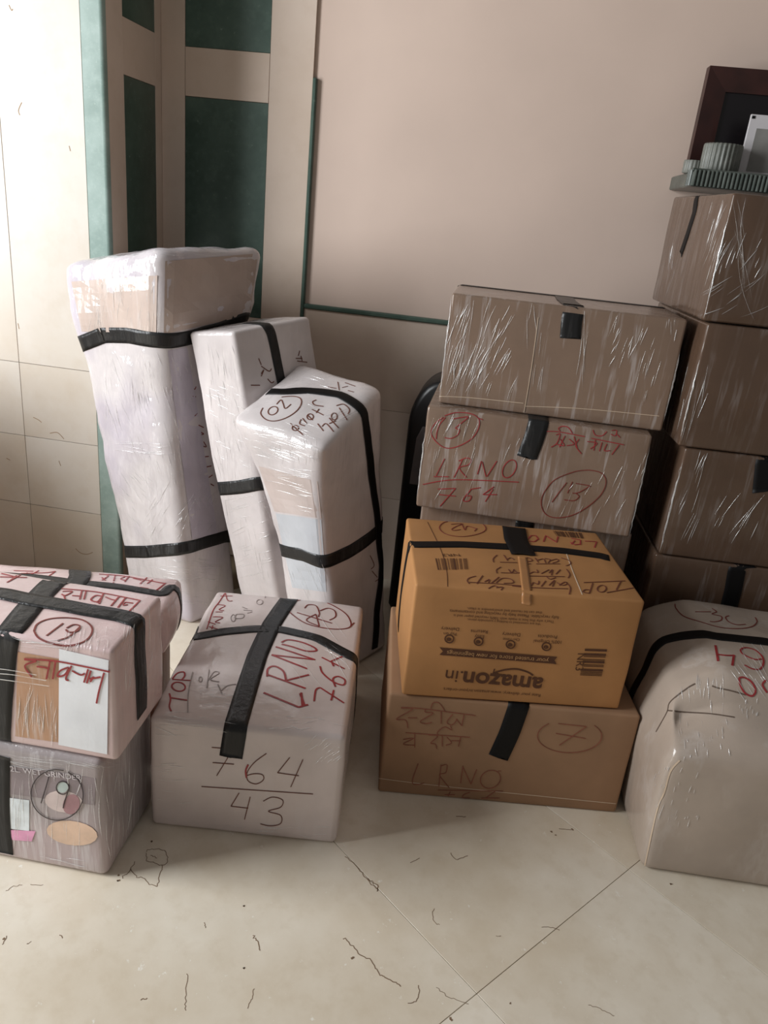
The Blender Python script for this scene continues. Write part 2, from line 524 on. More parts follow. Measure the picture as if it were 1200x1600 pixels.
# cracks and dark pits in the marble, thin fillings in the stone
def floor_cracks():
    mb = MB()
    L = [[(190,1373),(200,1362),(212,1345)],[(205,1358),(212,1370),(222,1372),(238,1382),(246,1384),(250,1365),(255,1352)],
         [(228,1330),(240,1326),(258,1330),(262,1345),(255,1352),(240,1348),(230,1345),(228,1332)],[(236,1336),(246,1340)],
         [(540,1338),(560,1358),(572,1372),(580,1382),(592,1392)],[(575,1374),(590,1383),(588,1392)],
         [(537,1465),(552,1478),(562,1492),(580,1502),(590,1518),(600,1527)],[(600,1527),(618,1535),(626,1541)],[(638,1567),(652,1562),(655,1540)],
         [(682,1543),(698,1555),(715,1563),(732,1570)],[(10,1392),(20,1386),(36,1382)],[(48,1382),(66,1383)],[(5,1475),(10,1462)],
         [(678,1420),(676,1436),(686,1446)],[(640,1348),(655,1341)],[(704,1332),(712,1343),(730,1337)],[(845,1449),(860,1449),(873,1453)],
         [(920,1570),(940,1578),(960,1588)],[(395,1462),(402,1470),(406,1484)],[(292,1520),(290,1560),(289,1578)],[(220,1562),(230,1560)],[(320,1442),(322,1450)],
         [(396,1545),(394,1560),(388,1572)],[(93,1460),(98,1466)],[(42,1475),(48,1472)],[(713,1276),(728,1276)],[(776,1463),(784,1462)],[(874,1295),(893,1297)]]
    for s in L:
        P = [on_z(x, y) for x, y in catmull(s, 5)]
        rng = random.Random(int(s[0][0]))
        P = [p + Vector((rng.gauss(0, .0012), rng.gauss(0, .0012), 0)) for p in P]
        strip(mb, P, [Vector((0, 0, 1))] * len(P), rng.uniform(.0008, .0019), .0004, .0006)
    for x, y in ((239,1315),(185,1376),(186,1368),(705,1592),(552,1497),(380,1512),(796,1567),(895,1296),(862,1300),(868,1304),(1048,1381),(380,1415),(8,1468)):
        c = on_z(x, y); rng = random.Random(x)
        P = [c + Vector((rng.uniform(-.004, .004), rng.uniform(-.003, .003), 0)) for _ in range(3)]
        strip(mb, P, [Vector((0, 0, 1))] * 3, .004, .0004, .0006)
    o = mb.build('crack', plain('crack_filling', (124, 100, 78), .8), fl)
    tag(o, 'dark brown cracks and pits in the marble', kind='stuff')
floor_cracks()

# wall on the left, marble tiles in 25 cm courses
wl = box('wall_left', (-4.2, YL + .008, -.006), (XS, YL + .14, TOP), M['wall_joint']); tag(wl, 'cream marble tiled wall beside the green niche', 'wall', kind='structure')
xs = [XS, -1.522, -2.03, -2.54, -3.05, -3.56, -4.2]; zs = [0, .262, .512, .762, 2.2, TOP]
for a, b in zip(xs[1:], xs[:-1]):
    for k, (c, d) in enumerate(zip(zs[:-1], zs[1:])):
        box('tile', (a + .0008, YL, c + .0008), (b - .0008, YL + .008, d - .0008), M['wall_tile'], wl, .0006)
def wall_chips():
    mb = MB()
    for s in ([(34,160),(29,172),(31,180)],[(14,8),(18,16),(20,14)],[(78,677),(90,676),(100,686)],[(52,652),(60,656),(65,660)],[(10,716),(16,719)],[(118,857),(126,864),(136,866),(145,863)],[(108,228),(110,236)],[(28,505),(30,514)],[(92,720),(95,728)]):
        P = [on_y(x, y, YL) for x, y in catmull(s, 5)]
        strip(mb, P, [Vector((0, -1, 0))] * len(P), .0022, .0004, .0006)
    tag(mb.build('chip', plain('chip_brown', (150, 122, 92), .8), wl), 'small brown chips in the wall marble', kind='stuff')
wall_chips()
t1 = MB()
# rounded corner strip of pale green marble
pr = [(XS, YL + .004)] + [(XS + .004 + (XJ - XS - .016) * i / 4, YL - .006) for i in range(5)] + [(XJ + .012 * math.sin(a) - .012, YL - .006 + .012 * (1 - math.cos(a))) for a in [math.radians(15 * i) for i in range(1, 7)]] + [(XJ, YL + .010), (XS, YL + .010)]
n_ = len(pr)
t1.add([(x, y, 0) for x, y in pr] + [(x, y, TOP) for x, y in pr], [(i, (i + 1) % n_, n_ + (i + 1) % n_, n_ + i) for i in range(n_)] + [tuple(range(2 * n_ - 1, n_ - 1, -1)), tuple(range(n_))])
o = t1.build('trim_1', M['palegreen']); tag(o, 'pale green marble corner strip edging the niche', 'trim', kind='structure')

# niche: side and back clad in beige marble rails with green marble panels
ns = box('wall_niche_side', (XJ - .10, YL + .145, 0), (XJ - .012, YB + .1, TOP), M['wall_joint']); tag(ns, 'narrow side wall of the niche with green marble panels', 'wall', kind='structure')
def side_piece(nm, y0, y1, z0, z1, m, dx=0.0):
    box(nm, (XJ - .013, y0 + .0006, z0 + .0006), (XJ - .001 + dx, y1 - .0006, z1 - .0006), m, ns, .0006)
box('stile', (XJ - .0695, YL + .0105, 0), (XJ - .0005, 2.4295, TOP), M['beige'], ns)
side_piece('stile', 2.651, YB, 0, TOP, M['beige'])
for (z0, z1, m, nm) in ((0, .09, 'beige', 'rail'), (.09, .80, 'green', 'panel'), (.80, .945, 'beige', 'rail'), (.945, 1.636, 'green', 'panel'), (1.636, 1.785, 'beige', 'rail'), (1.785, 2.45, 'green', 'panel'), (2.45, TOP, 'beige', 'rail')):
    side_piece(nm, 2.43, 2.651, z0, z1, M[m], -.002 if nm == 'panel' else 0)
XF = -.683
nb = box('wall_niche_back', (XJ - .1, YB + .004, 0), (XF, YB + .12, TOP), M['wall_joint']); tag(nb, 'beige marble back of the niche with dark green panels', 'wall', kind='structure')
def back_piece(nm, x0, x1, z0, z1, m, dy=0.0):
    box(nm, (x0 + .0006, YB - .006 + dy, z0 + .0006), (x1 - .0006, YB + .006, z1 - .0006), m, nb, .0006)
back_piece('stile', XJ - .001, -1.107, 0, TOP, M['beige']); back_piece('stile', -.826, XF, 0, TOP, M['beige'])
for (z0, z1, m, nm) in ((0, .09, 'beige', 'rail'), (.09, .80, 'green', 'panel'), (.80, .94, 'beige', 'rail'), (.94, 1.621, 'green', 'panel'), (1.621, 1.762, 'beige', 'rail'), (1.762, 2.45, 'green', 'panel'), (2.45, TOP, 'beige', 'rail')):
    back_piece(nm, -1.107, -.826, z0, z1, M[m], .002 if nm == 'panel' else 0)
# plaster wall with marble dado and green edging
wb = box('wall_back', (XF, YB + .006, 0), (3.6, YB + .12, TOP), M['plaster']); tag(wb, 'plain pinkish plaster wall above the marble dado', 'wall', kind='structure')
LZ = 1.01
xx = XF + .012
while xx < 3.5:
    for z0, z1 in ((0, .335), (.335, .67), (.67, LZ - .016)):
        box('tile', (xx + .0006, YB - .004, z0 + .0006), (xx + .5994, YB + .008, z1 - .0006), M['beige'], wb, .0006)
    xx += .60
o = box('trim_2', (XF + .012, YB - .016, LZ - .016), (3.5, YB + .008, LZ), M['green'], None, .004); tag(o, 'dark green marble ledge strip capping the dado', 'trim', kind='structure')
o = box('trim_3', (XF, YB - .012, 0), (XF + .0125, YB + .008, 1.705), M['green'], None, .003); tag(o, 'thin upright green marble strip between niche and plaster', 'trim', kind='structure')

# ================================================================ cartons
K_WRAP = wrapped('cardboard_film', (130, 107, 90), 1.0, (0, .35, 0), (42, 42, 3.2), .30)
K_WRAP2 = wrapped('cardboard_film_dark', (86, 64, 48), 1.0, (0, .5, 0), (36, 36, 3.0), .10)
K_GREY = wrapped('grey_card_film', (176, 160, 146), 1.0, (0, .1, 0), (14, 14, 6), .15)
K_PLAIN = wrapped('plain_cardboard', (156, 122, 94), 0.0)
K_ORANGE = wrapped('orange_cardboard', (178, 128, 80), 0.12, (0, 0, 0), (20, 20, 2), .0)
K_FOAM = wrapped('white_foam_film', (206, 198, 197), 1.0, (0, .12, .3), (26, 26, 4), .12, None, .10, .008, .8)
K_FOAM2 = wrapped('white_foam_film_soft', (204, 197, 197), 1.0, (.2, .12, .3), (18, 18, 6), .14, (194, 186, 194), .08, .012, 1.0)
K_PINK = wrapped('pinkish_board_film', (218, 192, 190), 1.0, (0, .2, 0), (40, 40, 4), .2)
K_GREYBOX = wrapped('printed_box_film', (160, 150, 150), 1.0, (0, 0, 0), (70, 70, 3), .5, (184, 166, 166))
K_BROWN = wrapped('brown_cardboard', (140, 98, 76), .2, (0, 0, 0), (30, 30, 3), .05)
K_CREASE = plain('cardboard_edge', (206, 184, 160), .7)

C1 = (0, 880, 4.615); C2 = (0, 1100, 4.615); C3 = (280, 900, 3.75); C4 = (590, 440, 4.104); C5 = (820, 440, 3.904)
C6 = (350, 570, 4.444); C8 = (580, 960, 2.791); CA = (640, 800, 6.667); CB = (800, 810, 5.714); CP = (990, 930, 5.714)
C5B = (220, 900, 3.158); CT = (210, 920, 5.217); CS = (280, 480, 5.0)

# ---- carton marked 7
r7, b7, v7, P7 = carton('carton', 'plain brown carton marked 7 under the printed orange carton', 'carton', -.122, 1.524, 7.9, .598, .43, .292, 0, K_PLAIN, seed=1, group='cartons', topb=0, lump=.0015)
tape(r7, v7, [P7(.50, .5, .295), P7(.515, .02, .293), (810, 1104), (796, 1145), (778, 1184)], .05, M['matte_tape'], ends=True)
ink(r7, v7, C8, [[(130,405),(220,410),(455,440)],[(130,408),(180,412),(110,455),(150,460),(160,495)],[(160,450),(200,450)],[(240,412),(235,425),(270,430),(215,465),(235,475),(265,470)],
    [(305,420),(305,475)],[(260,410),(270,385),(295,385),(315,410),(320,425)],[(355,435),(330,470),(355,480),(375,455)],[(370,455),(395,485)],[(405,435),(395,485)],[(345,485),(350,503),(320,490),(290,512),(290,530)],
    [(150,515),(430,535)],[(190,515),(190,580)],[(140,545),(185,540),(140,565),(190,570)],[(250,525),(290,530),(260,560),(280,565),(285,585)],[(310,530),(310,575)],[(330,535),(350,560),(325,570)],[(390,535),(380,575)],[(350,550),(390,550)]], .0020, M['fadedred'], label='two faded red handwritten Devanagari words')
ink(r7, v7, C8, [[(205,650),(180,735),(232,735)],[(305,655),(295,750)],[(305,660),(330,655),(325,690),(298,700),(340,755)],[(400,660),(390,735)],[(400,665),(435,740)],[(460,675),(435,740)],ell(520,718,45,38,-25),[(552,682),(566,682)],
    [(290,765),(575,770)],[(320,785),(365,785)],[(345,772),(330,800)],[(430,775),(405,785),(400,798),(430,800)],[(480,800),(560,800)],[(540,770),(500,800)]], .0020, M['fadedred'], label='faded red letters LRNO over 764')
ink(r7, v7, C8, [ell(865,530,140,72,0,-40,230),[(815,475),(938,488)],[(938,488),(820,570)],[(805,518),(935,540)]], .0018, M['fadedred'], label='faded circled number 7')
ink(r7, v7, (0, 0, 1), [[(592,1216),(700,1229),(965,1256)]], .0016, K_CREASE, 'fold_line', off=.0008)

# ---- printed orange carton, standing upside down
r42, b42, v42, P42 = carton('printed_carton', 'orange brown carton with upside-down printed logo stacked on plain carton 7', 'carton', -.093, 1.522, 10.3, .520, .39, .292, .2945, K_ORANGE, seed=2, group='cartons', topb=0, lump=.002)
zt = .588
tape(r42, v42, [P42(-.02, .62, .33), P42(-.01, .62, .45), P42(-.005, .60, zt - .02), (643, 852), (720, 851), (800, 855), (880, 861), (940, 869), (983, 878), P42(1.01, .50, .50), P42(1.01, .50, .34)], .036, M['matte_tape'])
tape(r42, v42, [P42(.56, 1.01, .42), P42(.56, 1.01, .56), (800, 822), (806, 845), (818, 868)], .062, M['matte_tape'], ends=True, off=.0032)
tape(r42, v42, [(816, 872), (820, 900), (822, 932), (823, 944)], .022, plain('clear_packing_tape', (170, 120, 74), .35, .03, 20, coat=.25), 'seam_tape', ends=True, label='glossy clear packing tape over the flap seam')
ink(r42, v42, (620, 790, 3.158), [[(140,60),(215,215),(245,320),(250,400)]], .0012, M['print'], 'fold_line', off=.0008)
ink(r42, v42, (620, 790, 3.158), [[(835,232),(870,330),(915,440)]], .0022, K_CREASE, 'fold_line', off=.0008)
ink(r42, v42, CA, [[(470,95),(360,110),(310,160),(340,210),(420,245),(560,258),(700,235),(780,200),(790,160),(750,120),(700,105)],[(430,130),(550,125),(490,150),(440,180),(460,195),(530,185)],[(545,128),(575,190),(600,150),(700,178)],[(700,172),(675,203)]], .0024, M['darkred'], label='circled number 42 written upside down')
ink(r42, v42, CB, [[(140,190),(170,155),(210,155),(235,185),(200,210),(150,205)],[(280,210),(300,155),(395,215),(410,165)],[(520,215),(560,238),(610,232)],[(530,180),(610,195),(610,238)],[(560,200),(530,232)],[(650,205),(755,210),(735,262)]], .0034, M['red'], label='red letters LRNO written upside down', smooth=False)
ink(r42, v42, CB, [[(60,405),(170,408)],[(215,408),(430,408)],[(70,395),(100,360),(150,355),(180,380),(120,390)],[(205,355),(235,395)],[(230,375),(280,365),(300,400)],[(290,360),(340,370),(320,400)],[(340,380),(400,365),(410,385),(360,400)],[(440,355),(510,380),(520,410),(480,425)],
    [(90,515),(470,522)],[(10,460),(60,490),(90,455)],[(90,490),(120,470),(150,495),(190,480),(230,485),(220,460)],[(260,495),(330,460)],[(330,490),(360,460),(350,510)],[(390,500),(430,460)],[(310,525),(340,545),(390,530)],[(485,455),(515,500),(500,535)],
    [(0,605),(100,615),(300,625),(500,630)],[(100,605),(130,560)],[(140,570),(170,600),(190,575),(230,590),(240,560)],[(260,610),(300,560)],[(330,600),(380,555),(360,610)],[(400,575),(450,600),(490,585),(470,570),(420,600)],[(480,570),(520,620),(510,680)]], .0026, M['brownink'], label='three upside-down handwritten Devanagari lines')
ink(r42, v42, CA, [[(910,450),(870,490),(875,525)],[(940,525),(1120,530)],[(980,450),(1020,510)],[(1010,500),(1050,480),(1090,500)],[(950,575),(905,605),(910,640)],[(950,635),(1120,640)],[(1030,600),(1060,635),(1090,600)],[(690,670),(620,690),(600,720),(620,750)],[(620,735),(900,750),(1200,775)],
    [(760,665),(700,750)],[(780,730),(830,705),(820,740)],[(850,745),(930,680)],[(900,740),(960,695),(1050,700),(1080,740),(980,745)],[(820,800),(880,770),(930,790)],[(900,790),(970,785),(950,815)]], .0026, M['brownink'])
ink(r42, v42, CB, [[(640,575),(1010,560)],[(970,565),(930,640)],[(845,665),(1085,622)],ell(800,630,40,30,-10),[(720,580),(690,670)],[(690,640),(650,640),(635,660),(690,672)]], .0028, M['brownink'], label='word TOP written upside down')
barcode(r42, v42, [(680,873),(729,873),(731,890),(684,891)], M['print'], True, 5)
text_on(r42, v42, 'NR3', (717, 866), (690, 866), M['print'], yfac=.8)
barcode(r42, v42, [(864,830),(908,833),(912,842),(870,838)], M['print'], True, 8)
CF = (610, 930, 3.0)
def cf(x, y): return (610 + x / 3.0, 930 + y / 3.0)
text_on(r42, v42, 'amazon', cf(718, 388), cf(346, 357), M['print'], 'printed_logo', .022, 1.0, 'upside-down printed logo lettering')
text_on(r42, v42, '.in', cf(342, 356), cf(262, 349), M['print'], 'printed_logo', 0.0, 1.0)
ink(r42, v42, CF, [[(668,375),(640,358),(590,345),(540,348),(500,358)]], .0042, M['print'], 'printed_arrow', label='curved arrow of the printed logo')
ink(r42, v42, CF, [[(488,345),(482,364),(505,366)],[(500,358),(484,364)]], .0028, M['print'], 'printed_arrow', smooth=False)
mbn = MB()
px_patch(r42, v42, [cf(250, 245), cf(760, 286), cf(762, 320), cf(250, 280)], 8, 1, M['print'], '', mb=mbn)
px_patch(r42, v42, [cf(230, 243), cf(252, 245), cf(252, 263), cf(246, 262)], 1, 1, M['print'], '', mb=mbn)
px_patch(r42, v42, [cf(246, 262), cf(252, 263), cf(252, 281), cf(230, 278)], 1, 1, M['print'], '', mb=mbn)
px_patch(r42, v42, [cf(758, 286), cf(782, 288), cf(768, 304), cf(758, 303)], 1, 1, M['print'], '', mb=mbn)
px_patch(r42, v42, [cf(758, 303), cf(768, 304), cf(778, 322), cf(758, 320)], 1, 1, M['print'], '', mb=mbn)
tag(mbn.build('printed_banner', M['print'], r42), 'dark printed ribbon banner')
text_on(r42, v42, 'your trusted store for new beginnings', cf(742, 296), cf(266, 258), M['printpale'], off=.0022)
text_on(r42, v42, 'Rate your delivery: www.amazon.in/your-orders', cf(704, 463), cf(250, 432), M['print'])
for (cx, cy, a, b, wa, wb) in ((276, 204, 'Pay on', 'Delivery', 60, 85), (413, 216, 'Easy', 'Returns', 45, 80), (563, 230, 'On-Time', 'Delivery', 78, 85), (731, 240, '100% Original', 'Products', 130, 90)):
    ink(r42, v42, CF, [ell(cx, cy, 20, 18)], .0030, M['print'], 'printed_icon')
    ink(r42, v42, CF, [ell(cx - 2, cy + 2, 8, 6), [(cx - 8, cy - 4), (cx + 8, cy + 6)]], .0026, M['print'], 'printed_icon')
    ox = 4 if cx < 700 else 6
    text_on(r42, v42, a, cf(cx + wa / 2 + ox, cy - 30 + wa * .02), cf(cx - wa / 2 + ox, cy - 30 - wa * .02), M['print'])
    text_on(r42, v42, b, cf(cx + wb / 2 + ox, cy - 54 + wb * .02), cf(cx - wb / 2 + ox, cy - 54 - wb * .02), M['print'])
for (s, xa, ya, xb, yb) in (('We are committed to building a sustainable planet.', 705, 130, 360, 108), ("That's why this box is made with 100% recycled paper and is", 768, 118, 296, 88), ('fully recyclable. Please help by recycling and contaminants', 790, 98, 278, 66), ('that can be reused and environment is clean.', 712, 76, 360, 56)):
    text_on(r42, v42, s, cf(xa, ya), cf(xb, yb), M['print'])
barcode(r42, v42, [cf(912, 250), cf(1015, 253), cf(990, 378), cf(888, 374)], M['print'], False, 11, 11)
text_on(r42, v42, 'NR3', cf(878, 272), cf(866, 352), M['print'])

# ---- back row, middle: tall hidden base carton, carton 13, plain wrapped carton on top
rb, bb, vb, Pb = carton('carton', 'film-wrapped carton under carton 13, hidden behind the printed orange carton', 'carton', -.135, 2.035, 0, .585, .33, .583, 0, K_WRAP, seed=3, group='cartons', topb=0)
tape(rb, vb, [Pb(.5, -.01, .30), Pb(.5, -.01, .56), Pb(.5, .1, .585), Pb(.5, .9, .585)], .05)
r13, b13, v13, P13 = carton('carton', 'film-wrapped carton marked 13 twice, below the topmost of the middle stack', 'carton', -.148, 2.0, -.3, .583, .33, .2865, .5855, K_WRAP, seed=4, group='cartons', topb=0)
tape(r13, v13, [P13(.50, 1.01, .75), P13(.50, 1.0, .87), P13(.50, .5, .873), P13(.50, .02, .873), (842, 657), (836, 680), (823, 715)], .053, ends=True)
ink(r13, v13, C4, [[(420,870),(360,920),(345,980),(390,1040),(450,1068),(530,1050),(610,1000),(650,930),(645,875),(590,845),(500,840),(430,860)],[(645,875),(675,885)],[(435,870),(390,930),(375,1010)],[(485,880),(540,870),(580,870),(520,920),(500,940),(525,950),(510,985),(470,1005),(430,1000)]], .0023, M['red'], label='red circled number 13')
ink(r13, v13, C4, [[(430,1135),(375,1245)],[(360,1250),(455,1250)],[(545,1140),(490,1255)],[(520,1150),(570,1130),(600,1145),(580,1175),(525,1195),(570,1255)],[(665,1150),(640,1235)],[(670,1155),(695,1250)],[(765,1150),(700,1250)],ell(845,1200,38,62,30),[(290,1300),(500,1270),(905,1285)],
    [(385,1330),(500,1325)],[(500,1325),(400,1440)],[(395,1365),(500,1375)],[(600,1330),(560,1380),(550,1405),(585,1405),(600,1375),(560,1375)],[(600,1330),(660,1320)],[(745,1315),(675,1365)],[(675,1365),(765,1365)],[(740,1330),(690,1410)]], .0023, M['red'], label='red letters LRNO over 764')
ink(r13, v13, C5, [[(115,915),(200,915),(365,945)],[(215,910),(205,895),(230,882),(265,890),(290,925)],[(190,935),(215,930),(195,985),(160,1010)],[(215,960),(240,1000),(190,990)],[(245,940),(210,1010)],[(270,960),(300,990),(255,1000)],[(300,945),(320,1020)],[(330,960),(310,1000),(345,1050)],[(405,955),(605,995)],
    [(415,905),(430,935),(470,940),(500,915)],[(530,910),(560,910),(550,940),(525,930)],[(560,930),(580,950)],[(380,975),(440,985),(400,1020)],[(430,965),(420,1030)],[(470,980),(455,1035)],[(500,990),(485,1030),(520,1030)],[(575,995),(530,1055)]], .0022, M['red'], label='red handwritten Devanagari word')
ink(r13, v13, C5, [[(280,1165),(180,1210),(115,1290),(100,1360),(130,1420),(200,1440),(300,1420),(400,1360),(470,1290),(495,1220),(470,1170),(400,1150),(320,1155),(270,1170)],[(255,1225),(205,1290),(165,1345)],[(310,1230),(400,1245)],[(400,1245),(330,1285),(290,1290)],[(310,1290),(330,1310),(300,1335),(240,1330)],[(290,1220),(260,1290)]], .0021, M['darkred'], label='dark red circled number 13')
creases(r13, v13, [((668,650,740,790), (.35,-1), 26, (20,55)), ((790,660,830,720), (.3,-1), 10, (15,40)), ((840,740,1000,810), (.45,-1), 14, (12,40)), ((990,700,1010,760), (.3,-1), 5, (10,30))], 4)
rt, bt, vt, Pt = carton('carton', 'film-wrapped carton with short black tape, topmost of the middle stack', 'carton', -.124, 2.045, .3, .590, .29, .288, .8735, K_WRAP, seed=5, group='cartons', topb=0)
tape(rt, vt, [Pt(.51, 1.01, 1.05), Pt(.51, 1.0, 1.16), Pt(.51, .5, 1.163), Pt(.525, .02, 1.163), (895, 476), (893, 500), (891, 528)], .052, ends=True)
tape(rt, vt, [Pt(-.01, .93, 1.0), Pt(-.005, .93, 1.15), Pt(.02, .93, 1.1625), Pt(.98, .93, 1.1625), Pt(1.005, .93, 1.15), Pt(1.01, .93, 1.0)], .03)
ink(rt, vt, C5, [[(0,760),(350,775),(820,820)]], .0014, K_CREASE, 'fold_line', off=.0008); ink(rt, vt, C4, [[(390,735),(600,745),(935,780)]], .0014, K_CREASE, 'fold_line', off=.0008)
ink(rt, vt, C4, [[(1030,230),(985,560),(935,860)]], .0016, K_CREASE, 'film_edge', off=.0014)
creases(rt, vt, [((702,475,750,600), (.28,-1), 34, (25,80)), ((750,480,800,620), (.45,-1), 26, (20,60)), ((905,480,917,590), (.03,-1), 4, (50,100)), ((955,500,990,570), (.45,-1), 14, (12,35)), ((990,520,1030,625), (.3,-1), 14, (15,45)), ((1040,500,1060,540), (.2,-1), 6, (10,25)), ((820,480,850,600), (.1,-1), 8, (20,60))], 5)

# ---- right-hand stack of four
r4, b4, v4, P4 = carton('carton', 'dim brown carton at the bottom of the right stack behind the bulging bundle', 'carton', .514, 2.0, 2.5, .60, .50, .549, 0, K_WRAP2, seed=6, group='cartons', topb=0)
tape(r4, v4, [P4(.42, .6, .552), P4(.42, .02, .552), (1152, 884), (1146, 920), (1138, 950), P4(.40, -.01, .2)], .046, M['matte_tape'])
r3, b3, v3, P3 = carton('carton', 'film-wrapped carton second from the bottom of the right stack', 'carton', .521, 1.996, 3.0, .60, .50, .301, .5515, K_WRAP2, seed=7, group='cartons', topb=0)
tape(r3, v3, [P3(.55, .6, .855), P3(.55, .02, .855), (1195, 716), (1193, 740), (1190, 768)], .046, M['matte_tape'], ends=True)
creases(r3, v3, [((1115,780,1195,850), (.6,-1), 10, (20,70)), ((1065,760,1090,830), (.45,-1), 7, (20,50)), ((1085,705,1115,765), (.3,-1), 7, (20,60))], 7)
r2, b2, v2, P2 = carton('carton', 'brown carton third from the bottom of the right stack, no tape', 'carton', .500, 1.99, 3.6, .60, .50, .309, .8555, K_WRAP2, seed=8, group='cartons', topb=0)
creases(r2, v2, [((1062,580,1100,690), (.28,-1), 12, (30,90))], 8)
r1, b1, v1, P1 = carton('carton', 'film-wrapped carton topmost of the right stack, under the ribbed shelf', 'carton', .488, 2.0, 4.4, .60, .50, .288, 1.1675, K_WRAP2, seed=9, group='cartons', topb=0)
tape(r1, v1, [P1(-.002, .55, 1.454), P1(-.005, .55, 1.44), (1086, 330), (1075, 365), (1064, 397)], .03, M['matte_tape'], ends=True)
creases(r1, v1, [((1105,330,1125,490), (.30,-1), 22, (30,90)), ((1150,320,1165,490), (-.04,-1), 9, (60,160)), ((1110,440,1190,490), (.7,-.5), 12, (20,60)), ((1040,380,1060,480), (.2,-1), 8, (15,50)), ((1125,380,1190,440), (.5,-1), 10, (15,50))], 9)

def film_edge_glints(root, P, u0, z0, z1, seed, w=.004):  # pale strands put the film's edge highlights into colour
    rng = random.Random(seed); mb = MB()
    for u in u0:
        for k in range(4):
            a = z0 + .004 + rng.uniform(0, .3) * (z1 - z0); b = a + rng.uniform(.35, .7) * (z1 - z0); b = min(b, z1 - .004)
            n = 12; sx = -.0012 if u < .5 else .0012
            out = (P(u, 0, 0) - P(.5, .5, 0)).normalized()
            pts = [P(u, 0, a + (b - a) * i / n) - out * .0012 + Vector((rng.gauss(0, .0008), rng.gauss(0, .0004), 0)) for i in range(n + 1)]
            strand(mb, pts, [out] * (n + 1), rng.uniform(.4, 1) * w, .0)
    tag(mb.build('film_edge', M['film'], root, True), 'pale film strands painting the highlight of the upright edge', kind='stuff')
film_edge_glints(r13, P13, (0, 1), .5855, .872, 1); film_edge_glints(rt, Pt, (0, 1), .8735, 1.161, 2); film_edge_glints(r3, P3, (0,), .5515, .852, 3); film_edge_glints(r2, P2, (0,), .8555, 1.164, 4); film_edge_glints(r1, P1, (0,), 1.1675, 1.455, 5)

# ---- bulging bundle in the right foreground
def sag(w, wn, u, v, t):
    # soft crushed top edge at the front and left
    f = max(0, 1 - v / .30) * max(0, (t - .72) / .28)
    l = max(0, 1 - u / .30) * max(0, (t - .60) / .40)
    w = w + Vector((.035 * l, .10 * f ** 1.3, -.055 * f ** 1.6 - .05 * l ** 1.4))
    return w
rings, PP = carton_rings(.503, 1.431, math.radians(3.0), .46, .52, .455, 0)
rings[1][1][0].x -= .018; rings[1][1][1].x += .01; rings[1][1][3].x -= .012
rp = thing('wrapped_bundle', 'bulging grey board bundle under film, marked 35, in the right foreground', 'bundle', PP(.5, .5, 0), math.radians(3.0))
bp = body('body', rings, K_GREY, rp, r=.022, n=20, lump=.006, freq=5, bulge=.012, seed=10, fn=sag); vp = bvh_of(bp)
tape(rp, vp, [PP(-.05, .55, .02), PP(-.05, .55, .2), (1006, 1050), (1018, 1022), (1038, 1000), (1065, 994), (1120, 995), (1199, 1003), PP(.9, .50, .46), PP(1.03, .5, .40), PP(1.03, .5, .05)], .036, M['matte_tape'])
ink(rp, vp, CP, [[(370,80),(380,120),(450,190),(600,240),(780,290),(950,300),(1060,280),(1100,240),(1085,200)],[(700,120),(740,150),(700,170),(780,190),(780,225),(720,240),(680,235)],[(850,185),(820,200),(850,240),(920,265),(1000,262)],[(550,150),(690,150)]], .0026, M['darkred'], label='circled number 35')
ink(rp, vp, CP, [[(730,450),(755,590)],[(745,530),(830,540),(900,540)],[(895,535),(880,630)]], .0052, M['red'], label='thick red figure 4')
ink(rp, vp, CP, [[(1140,570),(1080,575),(980,530),(955,490),(1000,470),(1080,490),(1140,540),(1160,600),(1130,660),(1060,660),(990,625)],[(940,740),(950,800),(990,870),(1050,900),(1085,870),(1080,820),(1040,765),(980,735),(940,740)],[(1180,760),(1150,800),(1190,870)]], .0040, M['red'], label='red figures 6 and 0')
ink(rp, vp, CP, [[(700,810),(760,830),(860,850),(1000,890)],[(550,790),(480,830),(330,950),(300,1040),(240,1150),(200,1220)],[(310,1030),(480,1045),(700,1060),(900,1090)]], .0030, plain('torn_edge', (96, 80, 68), .8), 'board_edge', label='torn edge of the overlapping board', off=.0008)
ink(rp, vp, (950, 900, 3.077), [[(345,885),(300,940),(270,1040),(235,1130),(175,1400)]], .0030, K_CREASE, 'board_edge', off=.0010)
creases(rp, vp, [((1060,1060,1130,1110), (.05,-1), 20, (8,30)), ((1020,1180,1090,1290), (.3,-1), 34, (4,14)), ((1060,1120,1140,1180), (-.1,-1), 20, (5,20)), ((1150,1010,1199,1090), (.7,1), 24, (15,45)), ((1150,1090,1185,1120), (.1,-1), 12, (4,12))], 10)

# ---- carton marked 43
r43, b43, v43, P43 = carton('wrapped_carton', 'low white-topped carton marked 764 over 43 with crossed black tape', 'carton', -.607, 1.283, 6.5, .422, .591, .297, 0, wrapped('carton43_film', (212, 198, 194), 1.0, (0, .1, .2), (20, 20, 5), .14, None, .14), seed=11, r=.014, lump=.003, bulge=.006, n=16)
tape(r43, v43, [P43(.50, .985, .15), P43(.50, 1.0, .285), (448, 930), (425, 975), (402, 1025), (383, 1085), (368, 1140), (361, 1182)], .050, ends=True)
tape(r43, v43, [P43(-.01, .66, .05), P43(-.01, .66, .28), (300, 1000), (345, 988), (400, 983), (440, 984), (495, 997), (552, 1028), P43(1.005, .52, .27), P43(1.01, .52, .05)], .034)
ink(r43, v43, CT, [[(285,855),(295,900),(285,960),(300,1000)],[(300,890),(430,910)],ell(360,800,55,36,10),[(310,740),(460,750)],[(310,735),(350,690),(400,680),(410,710),(385,745)]], .0036, M['red'], label='red word TOP written sideways')
